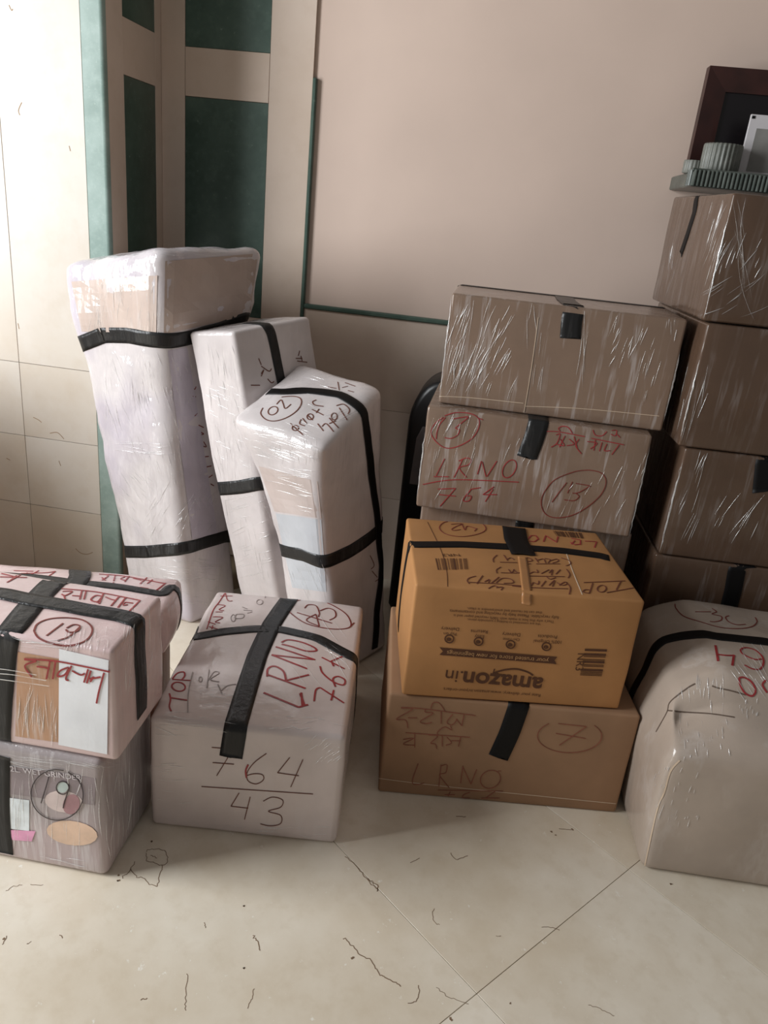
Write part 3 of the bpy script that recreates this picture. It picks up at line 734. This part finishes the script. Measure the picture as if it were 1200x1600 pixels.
ink(r43, v43, CT, [[(475,680),(440,850),(435,1010)],[(610,660),(590,810)],[(600,750),(650,680),(690,690),(620,740),(690,760)],[(680,780),(715,855)],[(710,830),(760,790),(830,780)],ell(540,740,14,20)], .0026, M['greyink'], label='faint scribbled marks')
ink(r43, v43, CT, [[(735,40),(690,110),(640,180),(590,330)],[(700,60),(800,60)],[(740,30),(760,95),(800,100)],[(680,130),(740,140),(690,170),(730,180)],[(660,190),(720,190)],[(640,230),(720,235),(660,270),(700,280)],[(600,270),(660,290)],[(610,310),(680,330)],[(640,300),(630,330)]], .0026, M['red'], label='red sideways Devanagari word')
ink(r43, v43, CT, [[(830,210),(890,210),(880,240),(820,240),(830,210)],ell(1020,110,25,20),[(880,150),(920,165)],[(890,175),(960,180)],[(920,200),(960,190)],[(1000,50),(1060,50),(1065,75)],ell(805,240,18,28)], .0022, M['greyink'], label='small faded digits')
ink(r43, v43, C3, [[(640,150),(630,190),(680,240),(760,285),(900,312),(1000,300),(990,240),(930,190),(840,150),(740,140),(650,152)],[(1000,300),(1025,275)],[(800,225),(745,260),(820,295)],[(690,215),(895,278)],[(820,295),(800,225)],[(735,190),(755,170),(800,175),(820,215),(815,240)],[(825,205),(870,190),(910,205),(915,240),(880,260)]], .0034, M['darkred'], label='dark red circled number 43')
ink(r43, v43, C3, [[(600,390),(640,375),(720,390),(790,420),(800,440),(740,440),(660,415),(600,400)],[(750,545),(542,463)],[(542,463),(796,492)],[(796,492),(566,415)],[(515,590),(520,545),(560,530),(610,560),(625,610)],[(520,580),(740,660)],[(620,615),(760,580)],[(495,685),(700,770)],[(700,770),(755,755)],[(715,685),(722,765)],[(708,690),(735,762)]], .0050, M['red'], label='large red letters LRNO written sideways')
ink(r43, v43, C3, [[(835,478),(968,545)],[(975,465),(890,500)],[(890,500),(905,530)],[(825,530),(840,570),(900,620),(960,640),(970,610),(930,590),(900,605),(915,650)],[(790,735),(800,670),(825,655)],[(825,655),(965,745)],[(890,730),(905,670)]], .0042, M['red'], label='red number 764 written sideways')
ink(r43, v43, C5B, [[(350,845),(410,850)],[(355,920),(460,928)],[(430,895),(375,985)],[(620,875),(560,920),(525,970),(530,1010),(570,1025),(605,1005),(600,980),(560,975),(520,985)],[(735,895),(675,970)],[(675,970),(780,985)],[(800,905),(740,1040)],[(300,1038),(850,1075)],[(485,1070),(445,1135)],[(445,1135),(530,1145)],[(540,1090),(512,1200)],
    [(605,1110),(650,1090),(700,1105),(690,1140),(630,1160),(690,1180),(690,1220),(640,1232),(590,1222)]], .0019, M['brownink'], label='brown number 764 over 43')
ink(r43, v43, C5B, [[(530,930),(518,960),(522,995)]], .0040, M['red'])
creases(r43, v43, [((250,1110,360,1150), (1,.15), 22, (15,50)), ((480,1150,530,1190), (.8,-.6), 20, (8,25)), ((240,1290,520,1308), (1,.08), 16, (15,45)), ((300,1070,360,1120), (1,.1), 16, (20,60)), ((460,980,560,1060), (.6,.8), 12, (30,70)), ((420,1120,530,1140), (1,.1), 20, (8,30)), ((245,1170,290,1260), (1,.05), 10, (10,30))], 11)

# ---- left foreground bundle 19: carton over printed box
r19, b19, v19, P19 = carton('wrapped_bundle', 'two cartons taped together in front left corner, marked 19, over a printed box', 'bundle', -1.055, 1.118, 1.0, .424, .235, .300, 0, K_GREYBOX, seed=12, part='lower_carton', r=.016, lump=.003)
_, b19u, v19u, P19u = carton('', '', '', -1.035, 1.124, 1.0, .434, .222, .252, .301, K_PINK, seed=13, root=r19, part='upper_carton', r=.010, lump=.003)
px_patch(b19u, v19u, [(28, 1018), (97, 1030), (95, 1160), (24, 1150)], 6, 8, wrapped('brown_board_film', (186, 142, 110), 1.0, (0, 0, 0), (60, 60, 3), .35), 'board', 'brown cardboard showing through the film', off=.0008)
px_patch(b19u, v19u, [(93, 1013), (170, 1031), (168, 1178), (92, 1163)], 8, 10, M['paper'], 'paper_sheet', 'white paper sheet on the front', off=.0016)
tape(r19, v19u, [P19u(.505, 1.01, .33), P19u(.505, 1.01, .52), P19u(.505, 1.0, .54), (86, 908), (50, 945), (18, 985), on_y(4, 1015, 1.122), on_y(0, 1080, 1.122), on_y(-3, 1130, 1.122), on_y(-5, 1172, 1.122)], .052)
tape(r19, v19, [on_y(-6, 1182, 1.115), on_y(-5, 1240, 1.115), on_y(-3, 1300, 1.115), on_y(0, 1335, 1.115)], .052)
tape(r19, v19u, [P19u(-.01, .5, .30), P19u(-.01, .5, .53), P19u(.02, .5, .552), (2, 928), (60, 940), (130, 953), (190, 963), (214, 972), P19u(1.01, .47, .50), P19u(1.01, .47, .34)], .044, off=.0026)
ink(b19u, v19u, C1, [[(0,755),(110,770),(270,800)],[(0,790),(110,800),(340,840)],[(0,830),(150,850),(360,880)]], .0016, M['film'], 'film_crease', kind='stuff', off=.0035)
ink(b19u, v19u, C1, [[(245,490),(270,440),(350,405),(470,395),(590,410),(660,460),(655,520),(600,570),(500,595),(380,580),(280,540),(246,492)],[(455,435),(335,525)],[(480,470),(530,445),(575,455),(560,490),(500,500),(475,480)],[(572,465),(500,530),(415,560)]], .0034, M['darkred'], label='red circled number 19 on the top')
ink(b19u, v19u, C1, [[(445,185),(700,210),(1010,270)],[(450,205),(520,205),(470,235),(445,225)],[(460,232),(470,262)],[(520,235),(585,240)],[(590,200),(575,262)],[(620,205),(605,262)],[(735,240),(690,235),(655,265),(700,280),(735,245)],[(745,220),(715,295)],[(760,245),(800,262),(830,268)],[(860,240),(800,310)],[(905,250),(850,322)],[(920,300),(890,305),(900,285),(960,290)],[(1010,270),(930,350)],
    [(470,295),(550,280),(520,310)],[(560,300),(640,330)],[(600,310),(690,305),(650,335)],[(690,280),(720,290)],[(730,330),(830,350)],[(700,345),(760,320),(740,355)],[(780,330),(830,360),(870,352)],[(480,290),(720,330)]], .0032, M['red'], label='two red Devanagari words on the top')
ink(b19u, v19u, C1, [[(0,100),(195,105)],[(50,140),(150,85)],[(10,75),(110,100)],[(70,130),(120,90)]], .0030, M['red'])
ink(b19u, v19u, C1, [[(180,685),(400,700),(590,735),(795,778)],[(180,690),(265,700),(185,735),(235,815)],[(270,740),(320,745),(350,755)],[(365,705),(340,830)],[(405,705),(385,830)],[(500,745),(440,770),(420,810),(470,800),(500,755)],[(520,735),(480,825),(500,840)],[(525,770),(560,790),(590,800),(615,790)],[(640,760),(610,855)],[(660,770),(630,860)],[(655,835),(680,815),(655,850)],[(650,830),(730,815)],[(755,785),(720,910),(700,1005)]], .0034, M['red'], label='red Devanagari word on the front', off=.0030)
# print on the lower box
G_ = lambda n, c: plain(n, c, .6, .08, 20, coat=1.0)
px_patch(b19, v19, [(16, 1196), (150, 1216), (148, 1258), (15, 1240)], 8, 3, G_('print_dark', (132, 118, 122)), 'printed_band', 'dark band of the printed picture', off=.0006)
px_patch(b19, v19, [(15, 1246), (46, 1250), (46, 1298), (14, 1294)], 3, 4, G_('print_white', (222, 230, 234)), 'printed_jar', 'printed picture of a white jar', off=.0010)
px_patch(b19, v19, [(14, 1296), (56, 1298), (50, 1314), (20, 1312)], 3, 2, G_('print_pink', (222, 150, 186)), 'printed_base', 'pink base of the printed jar', off=.0012)
px_patch(b19, v19, [(16, 1338), (150, 1362), (150, 1370), (17, 1352)], 8, 2, G_('print_pale', (206, 202, 198)), 'printed_band', off=.0006)
def px_disc(parent, bv, cx, cy, rx, ry, rot, mat, name, label=None, off=.0012):
    V = []; c = hit(bv, cx, cy)
    if not c: return
    for k in (1.0, .5):
        for x, y in ell(cx, cy, rx * k, ry * k, rot)[:-1]:
            h = hit(bv, x, y); h = h or c; V.append(h[0] + h[1] * off)
    n = len(V) // 2; V.append(c[0] + c[1] * off)
    F = [(i, (i + 1) % n, n + (i + 1) % n, n + i) for i in range(n)] + [(n + i, n + (i + 1) % n, 2 * n) for i in range(n)]
    tag(obj(name, V, F, mat, parent), label)
px_disc(b19, v19, 113, 1301, 40, 19, 8, G_('print_tan', (222, 188, 162)), 'printed_oval', 'printed tan oval')
px_disc(b19, v19, 100, 1252, 30, 17, 8, G_('print_cream', (204, 186, 182)), 'printed_bowl', 'printed pale bowl', .0010)
px_disc(b19, v19, 112, 1256, 13, 16, 20, G_('print_mauve', (164, 118, 124)), 'printed_shape', 'printed mauve shape', .0016)
px_disc(b19, v19, 98, 1229, 9, 9, 0, G_('print_mint', (176, 190, 186)), 'printed_dot', 'printed pale round knob', .0016)
text_on(b19, v19, '2L. WET GRINDER', (17, 1204), (128, 1219), G_('print_letters', (196, 188, 190)), bold=.01, off=.0020)
ink(b19, v19, C2, [ell(415, 650, 188, 182, 10, -75, 275),[(355,520),(345,560),(300,710)],ell(455,600,45,46),[(500,610),(475,680),(458,745)]], .0018, M['blackink'], label='black circled number 19 on the printed box', off=.0024)
creases(b19u, v19u, [((100,985,170,1018), (.2,-1), 34, (8,25)), ((30,1090,90,1165), (.1,-1), 30, (20,60)), ((190,970,238,1080), (.1,-1), 22, (20,60)), ((30,1000,90,1012), (1,.15), 10, (20,60))], 12)
creases(b19, v19, [((20,1180,160,1200), (1,.17), 14, (30,90)), ((20,1210,165,1360), (.02,-1), 46, (20,70)), ((165,1210,215,1330), (.04,-1), 24, (20,70)), ((30,1340,150,1362), (1,.15), 12, (15,50))], 13)

# ---- bundle behind it
r20, b20, v20, P20 = carton('wrapped_bundle', 'pink-topped wrapped bundle behind bundle 19, with a brown carton below', 'bundle', -1.095, 1.400, 9, .425, .14, .326, 0, K_BROWN, seed=14, part='lower_carton')
_, b20u, v20u, P20u = carton('', '', '', -1.105, 1.396, 9, .458, .165, .122, .325, K_PINK, seed=15, root=r20, part='upper_carton', r=.014, lump=.003, bulge=.012)
tape(r20, v20u, [P20u(.02, .62, .448), (100, 908), (155, 914), (205, 920), (255, 929), P20u(.97, .70, .447), P20u(1.01, .70, .42), P20u(1.01, .70, .335)], .026)
tape(r20, v20u, [P20u(.44, 1.01, .34), P20u(.44, 1.01, .42), (126, 900), (120, 912), P20u(.43, .02, .448)], .050, off=.0026)
ink(b20u, v20u, C1, [[(715,80),(900,95),(1195,150)],[(720,80),(780,90),(735,125)],[(735,105),(760,125)],[(830,90),(820,130)],[(900,100),(870,115),(905,125)],[(930,95),(900,135)],[(960,110),(1020,125)],[(1060,105),(1010,150)],[(1100,120),(1060,150)],[(1195,145),(1130,195)],[(640,160),(830,150)],[(700,165),(740,150)],[(780,180),(940,165)],[(930,165),(1070,185),(1010,175)],[(820,140),(800,160)]], .0032, M['red'], label='red Devanagari words')
ink(b20u, v20u, C1, [[(100,55),(240,60)],[(150,75),(330,70),(400,60)],[(200,70),(160,85)],[(330,110),(400,60)],[(220,85),(280,55)]], .0030, M['red'])
creases(b20u, v20u, [((245,945,280,1005), (.05,-1), 16, (10,40)), ((150,898,270,920), (1,.1), 10, (15,50))], 14)

# ================================================================ tall leaning packages
def ring(t, L, F, R, base=False):
    P = [on_z(*q[:2]) if base else on_y(*q) for q in (L, F, R)]
    return (t, [P[0], P[1], P[2], P[0] + P[2] - P[1]])
def rings_by_height(rs):
    z = [sum(c.z for c in r[1]) / 4 for r in rs]
    return [((a - z[0]) / (z[-1] - z[0]), r[1]) for a, r in zip(z, rs)]
def base_of(rs):
    c = sum(rs[0][1], Vector()) / 4; return Vector((c.x, c.y, 0))
def loop_at(rs, k):
    return list(rs[k][1])
# tall package with a flared block head
rsT = rings_by_height([ring(0, (203, 948), (300, 978), (372, 948), True), ring(0, (190, 862, 2.195), (288, 872, 2.115), (362, 838, 2.34)), ring(0, (148, 640, 2.18), (264, 650, 2.10), (370, 615, 2.36)),
      ring(0, (120, 540, 2.17), (252, 548, 2.08), (390, 512, 2.36)), ring(0, (104, 490, 2.165), (250, 500, 2.06), (405, 478, 2.36)), ring(0, (90, 408, 2.16), (251, 390, 2.05), (417, 384, 2.36))])
rT = thing('tall_package', 'tallest white package with a flared square head leaning by the niche', 'package', base_of(rsT))
bT = body('body', rsT, K_FOAM2, rT, r=.030, n=22, lump=.011, freq=7, bulge=.012, seed=21, nt=36); vT = bvh_of(bT)
K_HEAD = wrapped('beige_board_film', (196, 178, 168), 1.0, (0, 0, 0), (46, 46, 4), .25, None, .12)
px_patch(rT, vT, [(112, 440), (246, 430), (244, 520), (128, 518)], 10, 8, K_HEAD, 'board', 'beige board under the film of the head', off=.0012)
px_patch(rT, vT, [(258, 408), (403, 396), (390, 492), (256, 522)], 10, 8, wrapped('grey_board_film', (184, 166, 156), 1.0, (0, 0, 0), (20, 20, 4), .1, None, .2), 'board', 'grey-beige board on the head', off=.0012)
px_patch(rT, vT, [(160, 378), (330, 374), (372, 386), (240, 392)], 10, 4, wrapped('grey_film_cap', (150, 150, 152), 1.0, (0, 0, 1.2), (10, 10, 10), .4, None, .1), 'film_cap', 'grey bunched film over the top', off=.0012)
px_patch(rT, vT, [(262, 548), (292, 542), (340, 836), (300, 842)], 4, 14, wrapped('lilac_shade_film', (190, 182, 194), 1.0, (0, .1, 0), (24, 24, 3), .15, None, .14), 'foam_or_shade_patch', 'lilac shade band painted down the right side', off=.0012)  # lilac patch puts the shade band of the body into the colour
tape(rT, vT, [(119, 526), (160, 524), (200, 524), (245, 531), (290, 529), (340, 515), (385, 497), rsT[3][1][2], rsT[3][1][3], rsT[3][1][0]], .046, closed=True)
tape(rT, vT, [(191, 862), (230, 862), (285, 856), (325, 846), (352, 838), rsT[1][1][2], rsT[1][1][3], rsT[1][1][0]], .042, closed=True)
ink(rT, vT, CS, [[(95,630),(120,640),(130,620)],[(90,690),(130,700)],[(120,850),(140,830)],[(150,920),(190,940)],[(150,970),(190,990),(140,1000)],[(170,1080),(210,1090),(190,1050)],[(190,1170),(230,1165)],[(200,1250),(250,1240)],[(230,1330),(260,1310)],[(245,1380),(270,1395)]], .003, M['darkred'], label='column of sideways red letters', kind='stuff')
creases(rT, vT, [((150,440,250,520), (.05,-1), 60, (12,50)), ((110,470,160,520), (.1,-1), 10, (20,60)), ((215,560,300,760), (.25,1), 70, (8,30)), ((160,560,220,700), (.25,1), 20, (20,60)), ((230,760,340,840), (-.6,1), 40, (10,35)), ((200,870,340,950), (1,.15), 60, (10,45)), ((120,380,380,400), (1,.1), 24, (15,60)), ((190,690,260,710), (1,.1), 10, (20,60)), ((190,740,240,840), (.9,1), 24, (10,30))], 21)
# thin slab package
rsS = rings_by_height([ring(0, (384, 966), (443, 990), (552, 962), True), ring(0, (339, 764, 2.15), (405, 757, 2.095), (524, 742, 2.30)), ring(0, (293, 519, 2.14), (364, 518, 2.07), (484, 495, 2.28))])
rS = thing('slab_package', 'thin white slab package leaning between the tallest package and the cloth stand', 'package', base_of(rsS))
bS = body('body', rsS, K_FOAM, rS, r=.012, n=14, lump=.004, freq=7, bulge=.004, seed=22, nt=24); vS = bvh_of(bS)
tape(rS, vS, [rsS[1][1][0] * .55 + rsS[1][1][3] * .45, rsS[1][1][0], (342, 766), (375, 761), (403, 755), rsS[1][1][1].lerp(rsS[1][1][2], .5), rsS[1][1][2], rsS[1][1][3]], .044, closed=True)
tape(rS, vS, [(385, 505), (412, 507), (423, 518), (430, 550), (440, 600), rsS[1][1][1].lerp(rsS[1][1][2], .55), rsS[0][1][1].lerp(rsS[0][1][2], .55) + Vector((0, 0, .05))], .03)
ink(rS, vS, CS, [[(560,610),(630,610)],[(640,450),(620,400)],[(640,520),(660,490),(640,540)],[(640,460),(700,500),(720,480)],[(690,560),(720,590),(740,580)],[(620,720),(700,700)],[(910,400),(960,400)],[(950,380),(960,420)],[(920,420),(1000,430)],[(960,515),(1000,520)],[(980,490),(985,530)],[(940,340),(930,380)]], .0026, M['brownink'], label='sideways handwritten marks', kind='stuff')
creases(rS, vS, [((305,540,375,740), (.2,1), 50, (10,45)), ((320,600,390,740), (1,.4), 34, (8,30)), ((350,770,420,900), (1,-.3), 40, (8,30)), ((350,770,420,900), (.2,1), 24, (10,40))], 22)
# package marked 30
rsN = rings_by_height([ring(0, (455, 1005), (530, 1060), (605, 1012), True), ring(0, (433, 858, 2.08), (508, 880, 1.975), (601, 818, 2.19)), ring(0, (415, 785, 2.05), (503, 800, 1.95), (598, 735, 2.17)),
      ring(0, (384, 702, 2.01), (501, 745, 1.92), (600, 668, 2.16)), ring(0, (360, 652, 1.99), (503, 702, 1.89), (602, 603, 2.15))])
rN = thing('cloth_stand_package', 'white package marked 30, flared at the top, leaning before the thin slab', 'package', base_of(rsN))
bN = body('body', rsN, K_FOAM, rN, r=.022, n=16, lump=.007, freq=7, bulge=.010, seed=23, nt=30); vN = bvh_of(bN)
px_patch(rN, vN, [(431, 802), (502, 812), (510, 925), (457, 918)], 8, 8, wrapped('blue_white_sheet', (192, 195, 200), 1.0, (0, 0, 0), (30, 30, 4), .1), 'foam_or_shade_patch', 'bluish white foam sheet', off=.0008)
px_patch(rN, vN, [(404, 728), (496, 752), (502, 810), (429, 799)], 8, 6, wrapped('pink_board', (196, 181, 175), 1.0, (0, 0, 0), (30, 30, 4), .1), 'board', 'pinkish board under the film', off=.0006)
tape(rN, vN, [rsN[1][1][3], rsN[1][1][0], (434, 857), (470, 866), (507, 877), (545, 862), (585, 834), rsN[1][1][2]], .044, closed=True)
tape(rN, vN, [rsN[4][1][0].lerp(rsN[4][1][3], .5) - Vector((0, 0, .06)), (440, 613), (480, 611), (530, 617), (555, 632), (571, 662), (578, 720), (588, 800), (596, 880), (602, 940), rsN[0][1][2].lerp(rsN[0][1][1], .3) + Vector((0, 0, .03))], .030, M['matte_tape'], off=.003)
ink(rN, vN, C6, [[(270,300),(255,340),(290,380),(350,392),(430,370),(500,325),(535,275),(530,235),(480,220),(400,225)],ell(340,320,36,26,-30),[(465,275),(425,305),(410,270),(395,245),(365,275)]], .0028, M['brownink'], label='circled number 30 written upside down')
ink(rN, vN, C6, [[(780,285),(830,275),(870,310),(860,345)],[(800,300),(855,385)],ell(765,360,20,24),[(730,370),(795,440)],[(730,410),(775,390)],[(650,410),(690,460)],[(680,430),(710,410),(760,465)],[(640,245),(615,258),(630,280),(690,290)],[(610,310),(690,350)],[(640,335),(660,308)],ell(598,362,22,20),[(580,350),(615,385)],[(535,380),(525,410),(560,425)],[(545,372),(575,410)],ell(495,440,22,18),[(460,408),(550,490)]], .0028, M['brownink'], label='handwritten words cloth stand, upside down')
ink(rN, vN, C6, [[(720,155),(780,165)],[(790,120),(800,180)],[(840,125),(910,150)],[(860,180),(900,190)],[(820,160),(860,150)]], .0022, M['brownink'])
ink(rN, vN, (560, 580, 3.075), [[(55,885),(75,930),(60,950)],[(65,960),(90,990)],[(80,1010),(95,1000)]], .0024, M['brownink'])
creases(rN, vN, [((380,665,490,715), (1,.35), 70, (15,50)), ((430,690,500,720), (.05,1), 30, (8,20)), ((400,730,480,800), (1,.2), 24, (15,50)), ((450,880,510,930), (.3,1), 20, (10,40)), ((470,590,590,640), (1,.25), 14, (15,45)), ((515,640,560,660), (1,-.5), 8, (15,40))], 23)

# ================================================================ behind and above
# black case behind the middle stack
kc = thing('black_case', 'black upright case with a rounded top corner behind the middle stack', 'case', (.02, 2.53, 0))
mb = MB(); pts = []
x0, x1, zt = -.238, .27, .86; rr = .16
pts += [(x0, .03), (x0 + .02, 0), (x1 - .02, 0), (x1, .03)]
pts += [(x1 - rr + rr * math.cos(a), zt - rr + rr * math.sin(a)) for a in [math.radians(9 * i) for i in range(0, 11)]]
pts += [(x0 + rr * .7 + rr * .7 * math.cos(a), zt - rr + rr * math.sin(a)) for a in [math.radians(90 + 9 * i) for i in range(0, 11)]]
def prism(mb, pts, y0, y1, bev):
    n = len(pts); cx = sum(p[0] for p in pts) / n; cz = sum(p[1] for p in pts) / n
    sec = [(y0, bev), (y0 + bev * .4, bev * .3), (y0 + bev, 0), (y1 - bev, 0), (y1 - bev * .4, bev * .3), (y1, bev)]
    V = []; F = []
    for y, s in sec:
        for x, z in pts:
            d = math.hypot(x - cx, z - cz); k = max(0, 1 - s / d); V.append((cx + (x - cx) * k, y, cz + (z - cz) * k))
    for i in range(len(sec) - 1):
        for j in range(n):
            F.append((i*n+j, i*n+(j+1)%n, (i+1)*n+(j+1)%n, (i+1)*n+j))
    F += [tuple(reversed(range(n))), tuple(range((len(sec)-1)*n, len(sec)*n))]
    mb.add(V, F)
prism(mb, pts, 2.43, 2.62, .02)
cs = mb.build('shell', plain('black_plastic', (20, 20, 22), .35, .05), kc, True)
m2 = MB(); prism(m2, [(x0 + .028, .50), (.20, .50), (.20, .70), (x0 + .05, .70), (x0 + .034, .66)], 2.422, 2.436, .003); tag(m2.build('panel', plain('grey_fabric', (118, 112, 112), .8), kc), 'grey panel on the case')
m3 = MB(); m3.box((-.10, 2.50, .858), (-.085, 2.55, .90)); m3.box((.12, 2.50, .858), (.135, 2.55, .90)); m3.box((-.10, 2.50, .888), (.135, 2.55, .902), .004); m3.build('handle', M['matte_tape'], kc)

# ribbed shelf on the wall, with the things standing on it
SX, SY0, SZ0, SZ1 = .467, 2.385, 1.482, 1.524
sh = thing('wall_shelf', 'dark grey-green shelf with ribbed edge above the right stack', 'shelf', (.8, YB, SZ0))
ribm = marble('ribbed_stone', (56, 64, 58), (116, 122, 116), .35, 9.0, .6)
box('shelf_board', (SX, SY0 + .008, SZ0), (1.25, YB + .005, SZ1 - .004), ribm, sh, .003)
rib_me = None
for k in range(70):
    x = SX + .006 + k * .0112
    m = MB(); n = 6
    for (a0, a1) in ((SZ0 + .002, SZ1),):
        V = []; 
        for z in (a0, (a0 + a1) / 2, a1):
            for i in range(n + 1):
                a = math.pi * i / n; V.append((-.0052 * math.cos(a), -.0075 * math.sin(a) , z))
        F = [(j*(n+1)+i, j*(n+1)+i+1, (j+1)*(n+1)+i+1, (j+1)*(n+1)+i) for j in range(2) for i in range(n)] + [tuple(range(2*(n+1), 3*(n+1))), tuple(reversed(range(n+1)))]
        m.add(V, F)
    if rib_me is None:
        o = m.build('rib', ribm, None); rib_me = o.data
    else:
        o = bpy.data.objects.new('rib', rib_me); COL.objects.link(o)
    o.parent = sh; o.location = Vector((x, SY0 + .0085, 0)) - Vector(sh.location)
for k in range(4):
    o = bpy.data.objects.new('rib', rib_me); COL.objects.link(o); o.parent = sh
    o.rotation_euler = (0, 0, math.radians(-90)); o.location = Vector((SX + .001, SY0 + .018 + k * .0112, 0)) - Vector(sh.location)
box('rim', (SX - .004, SY0 + .004, SZ1 - .004), (1.25, SY0 + .03, SZ1 + .004), ribm, sh, .002)

def fluted(name, label, cx, cy, z, r, h, n=26):
    t = thing(name, label, 'pot', (cx, cy, z))
    mb = MB(); K = n * 4; lv = [(0, .94), (.06, 1), (.5, 1), (.94, 1), (1, .97)]
    V = []
    for zz, s in lv:
        for i in range(K):
            a = 2 * math.pi * i / K; q = r * s * (1 + .045 * math.cos(n * a)); V.append((cx + q * math.cos(a), cy + q * math.sin(a), z + zz * h))
    F = [(j*K+i, j*K+(i+1)%K, (j+1)*K+(i+1)%K, (j+1)*K+i) for j in range(len(lv)-1) for i in range(K)] + [tuple(reversed(range(K)))]
    # open rim and inner wall
    b0 = (len(lv) - 1) * K; o0 = len(V)
    for zz, s in ((1, .86), (.25, .82)):
        for i in range(K):
            a = 2 * math.pi * i / K; V.append((cx + r * s * math.cos(a), cy + r * s * math.sin(a), z + zz * h))
    F += [(b0+i, b0+(i+1)%K, o0+(i+1)%K, o0+i) for i in range(K)] + [(o0+i, o0+(i+1)%K, o0+K+(i+1)%K, o0+K+i) for i in range(K)] + [tuple(range(o0+K, o0+2*K))]
    mb.add(V, F); mb.build('wall', marble('ribbed_pot_stone_' + name, (86, 90, 84), (150, 150, 143), .4, 12, .6), t, True)
    return t
pc = on_y(1123, 262, 2.47)
fluted('ribbed_pot', 'grey ribbed round pot on the shelf before the dark frame', pc.x, 2.47, SZ1 - .004, .050, .078)
pc = on_y(1080, 262, 2.50)
fluted('ribbed_cup', 'small low ribbed cup at the left end of the shelf', pc.x + .004, 2.50, SZ1 - .004, .026, .034, 16)

fr = thing('framed_picture', 'dark reddish-brown wooden frame with black backing standing on the shelf', 'frame', (.72, 2.62, SZ1 - .004))
FX0, FX1, FZ0, FZ1 = .487, .96, SZ1 - .004, 1.806; FW = .060
wood = plain('dark_wood', (50, 22, 18), .5, .25, 9, coat=.1)
def rail(name, a, b, c, d):
    # bevelled frame member: outer edge a-b, inner edge d-c
    y0, y1 = 2.585, 2.632
    V = [(a[0], y0 + .004, a[1]), (b[0], y0 + .004, b[1]), (c[0], y0 + .018, c[1]), (d[0], y0 + .018, d[1]), (a[0], y1, a[1]), (b[0], y1, b[1]), (c[0], y1, c[1]), (d[0], y1, d[1])]
    obj(name, V, [(0,1,2,3), (7,6,5,4), (0,4,5,1), (1,5,6,2), (2,6,7,3), (3,7,4,0)], wood, fr)
rail('rail', (FX0, FZ0), (FX0, FZ1), (FX0 + FW, FZ1 - FW), (FX0 + FW, FZ0 + FW)); rail('rail', (FX0, FZ1), (FX1, FZ1), (FX1 - FW, FZ1 - FW), (FX0 + FW, FZ1 - FW))
rail('rail', (FX1, FZ1), (FX1, FZ0), (FX1 - FW, FZ0 + FW), (FX1 - FW, FZ1 - FW)); rail('rail', (FX1, FZ0), (FX0, FZ0), (FX0 + FW, FZ0 + FW), (FX1 - FW, FZ0 + FW))
box('backing', (FX0 + FW - .004, 2.610, FZ0 + FW - .004), (FX1 - FW + .004, 2.620, FZ1 - FW + .004), plain('black_backing', (16, 12, 16), .3, .05), fr)
cdm = thing('picture_card', 'white bordered card with grey picture on the shelf, cut by frame edge', 'picture', (.70, 2.50, SZ1 - .004))
CX0, CX1, CZ0, CZ1 = .606, .80, SZ1 - .004, 1.682
box('mount', (CX0, 2.496, CZ0), (CX1, 2.506, CZ1), plain('white_card', (206, 202, 204), .5, .03), cdm, .001)
box('picture', (CX0 + .022, 2.4945, CZ0 + .02), (CX1 - .022, 2.497, CZ1 - .034), plain('grey_picture', (138, 136, 132), .5, .15, 8), cdm)
box('corner_mark', (CX0 + .003, 2.4945, CZ1 - .011), (CX0 + .011, 2.4965, CZ1 - .004), M['matte_tape'], cdm)

# ---- unseen cartons, added out of view on the left to shadow the tiled wall
ro, bo, vo, Po = carton('carton', 'unseen brown carton added on the floor to shade the tiled wall', 'carton', -2.25, 1.62, 4, .55, .42, .42, 0, K_PLAIN, seed=31, topb=0)
tape(ro, vo, [Po(.5, -.01, .2), Po(.5, -.01, .40), Po(.5, .02, .422), Po(.5, .98, .422), Po(.5, 1.01, .2)], .05)
ro, bo, vo, Po = carton('carton', 'unseen upper brown carton added on the first to shade the tiled wall', 'carton', -2.23, 1.64, 2, .48, .38, .34, .422, K_PLAIN, seed=32, topb=0)
tape(ro, vo, [Po(.5, -.01, .6), Po(.5, -.01, .75), Po(.5, .02, .763), Po(.5, .98, .763), Po(.5, 1.01, .6)], .05)
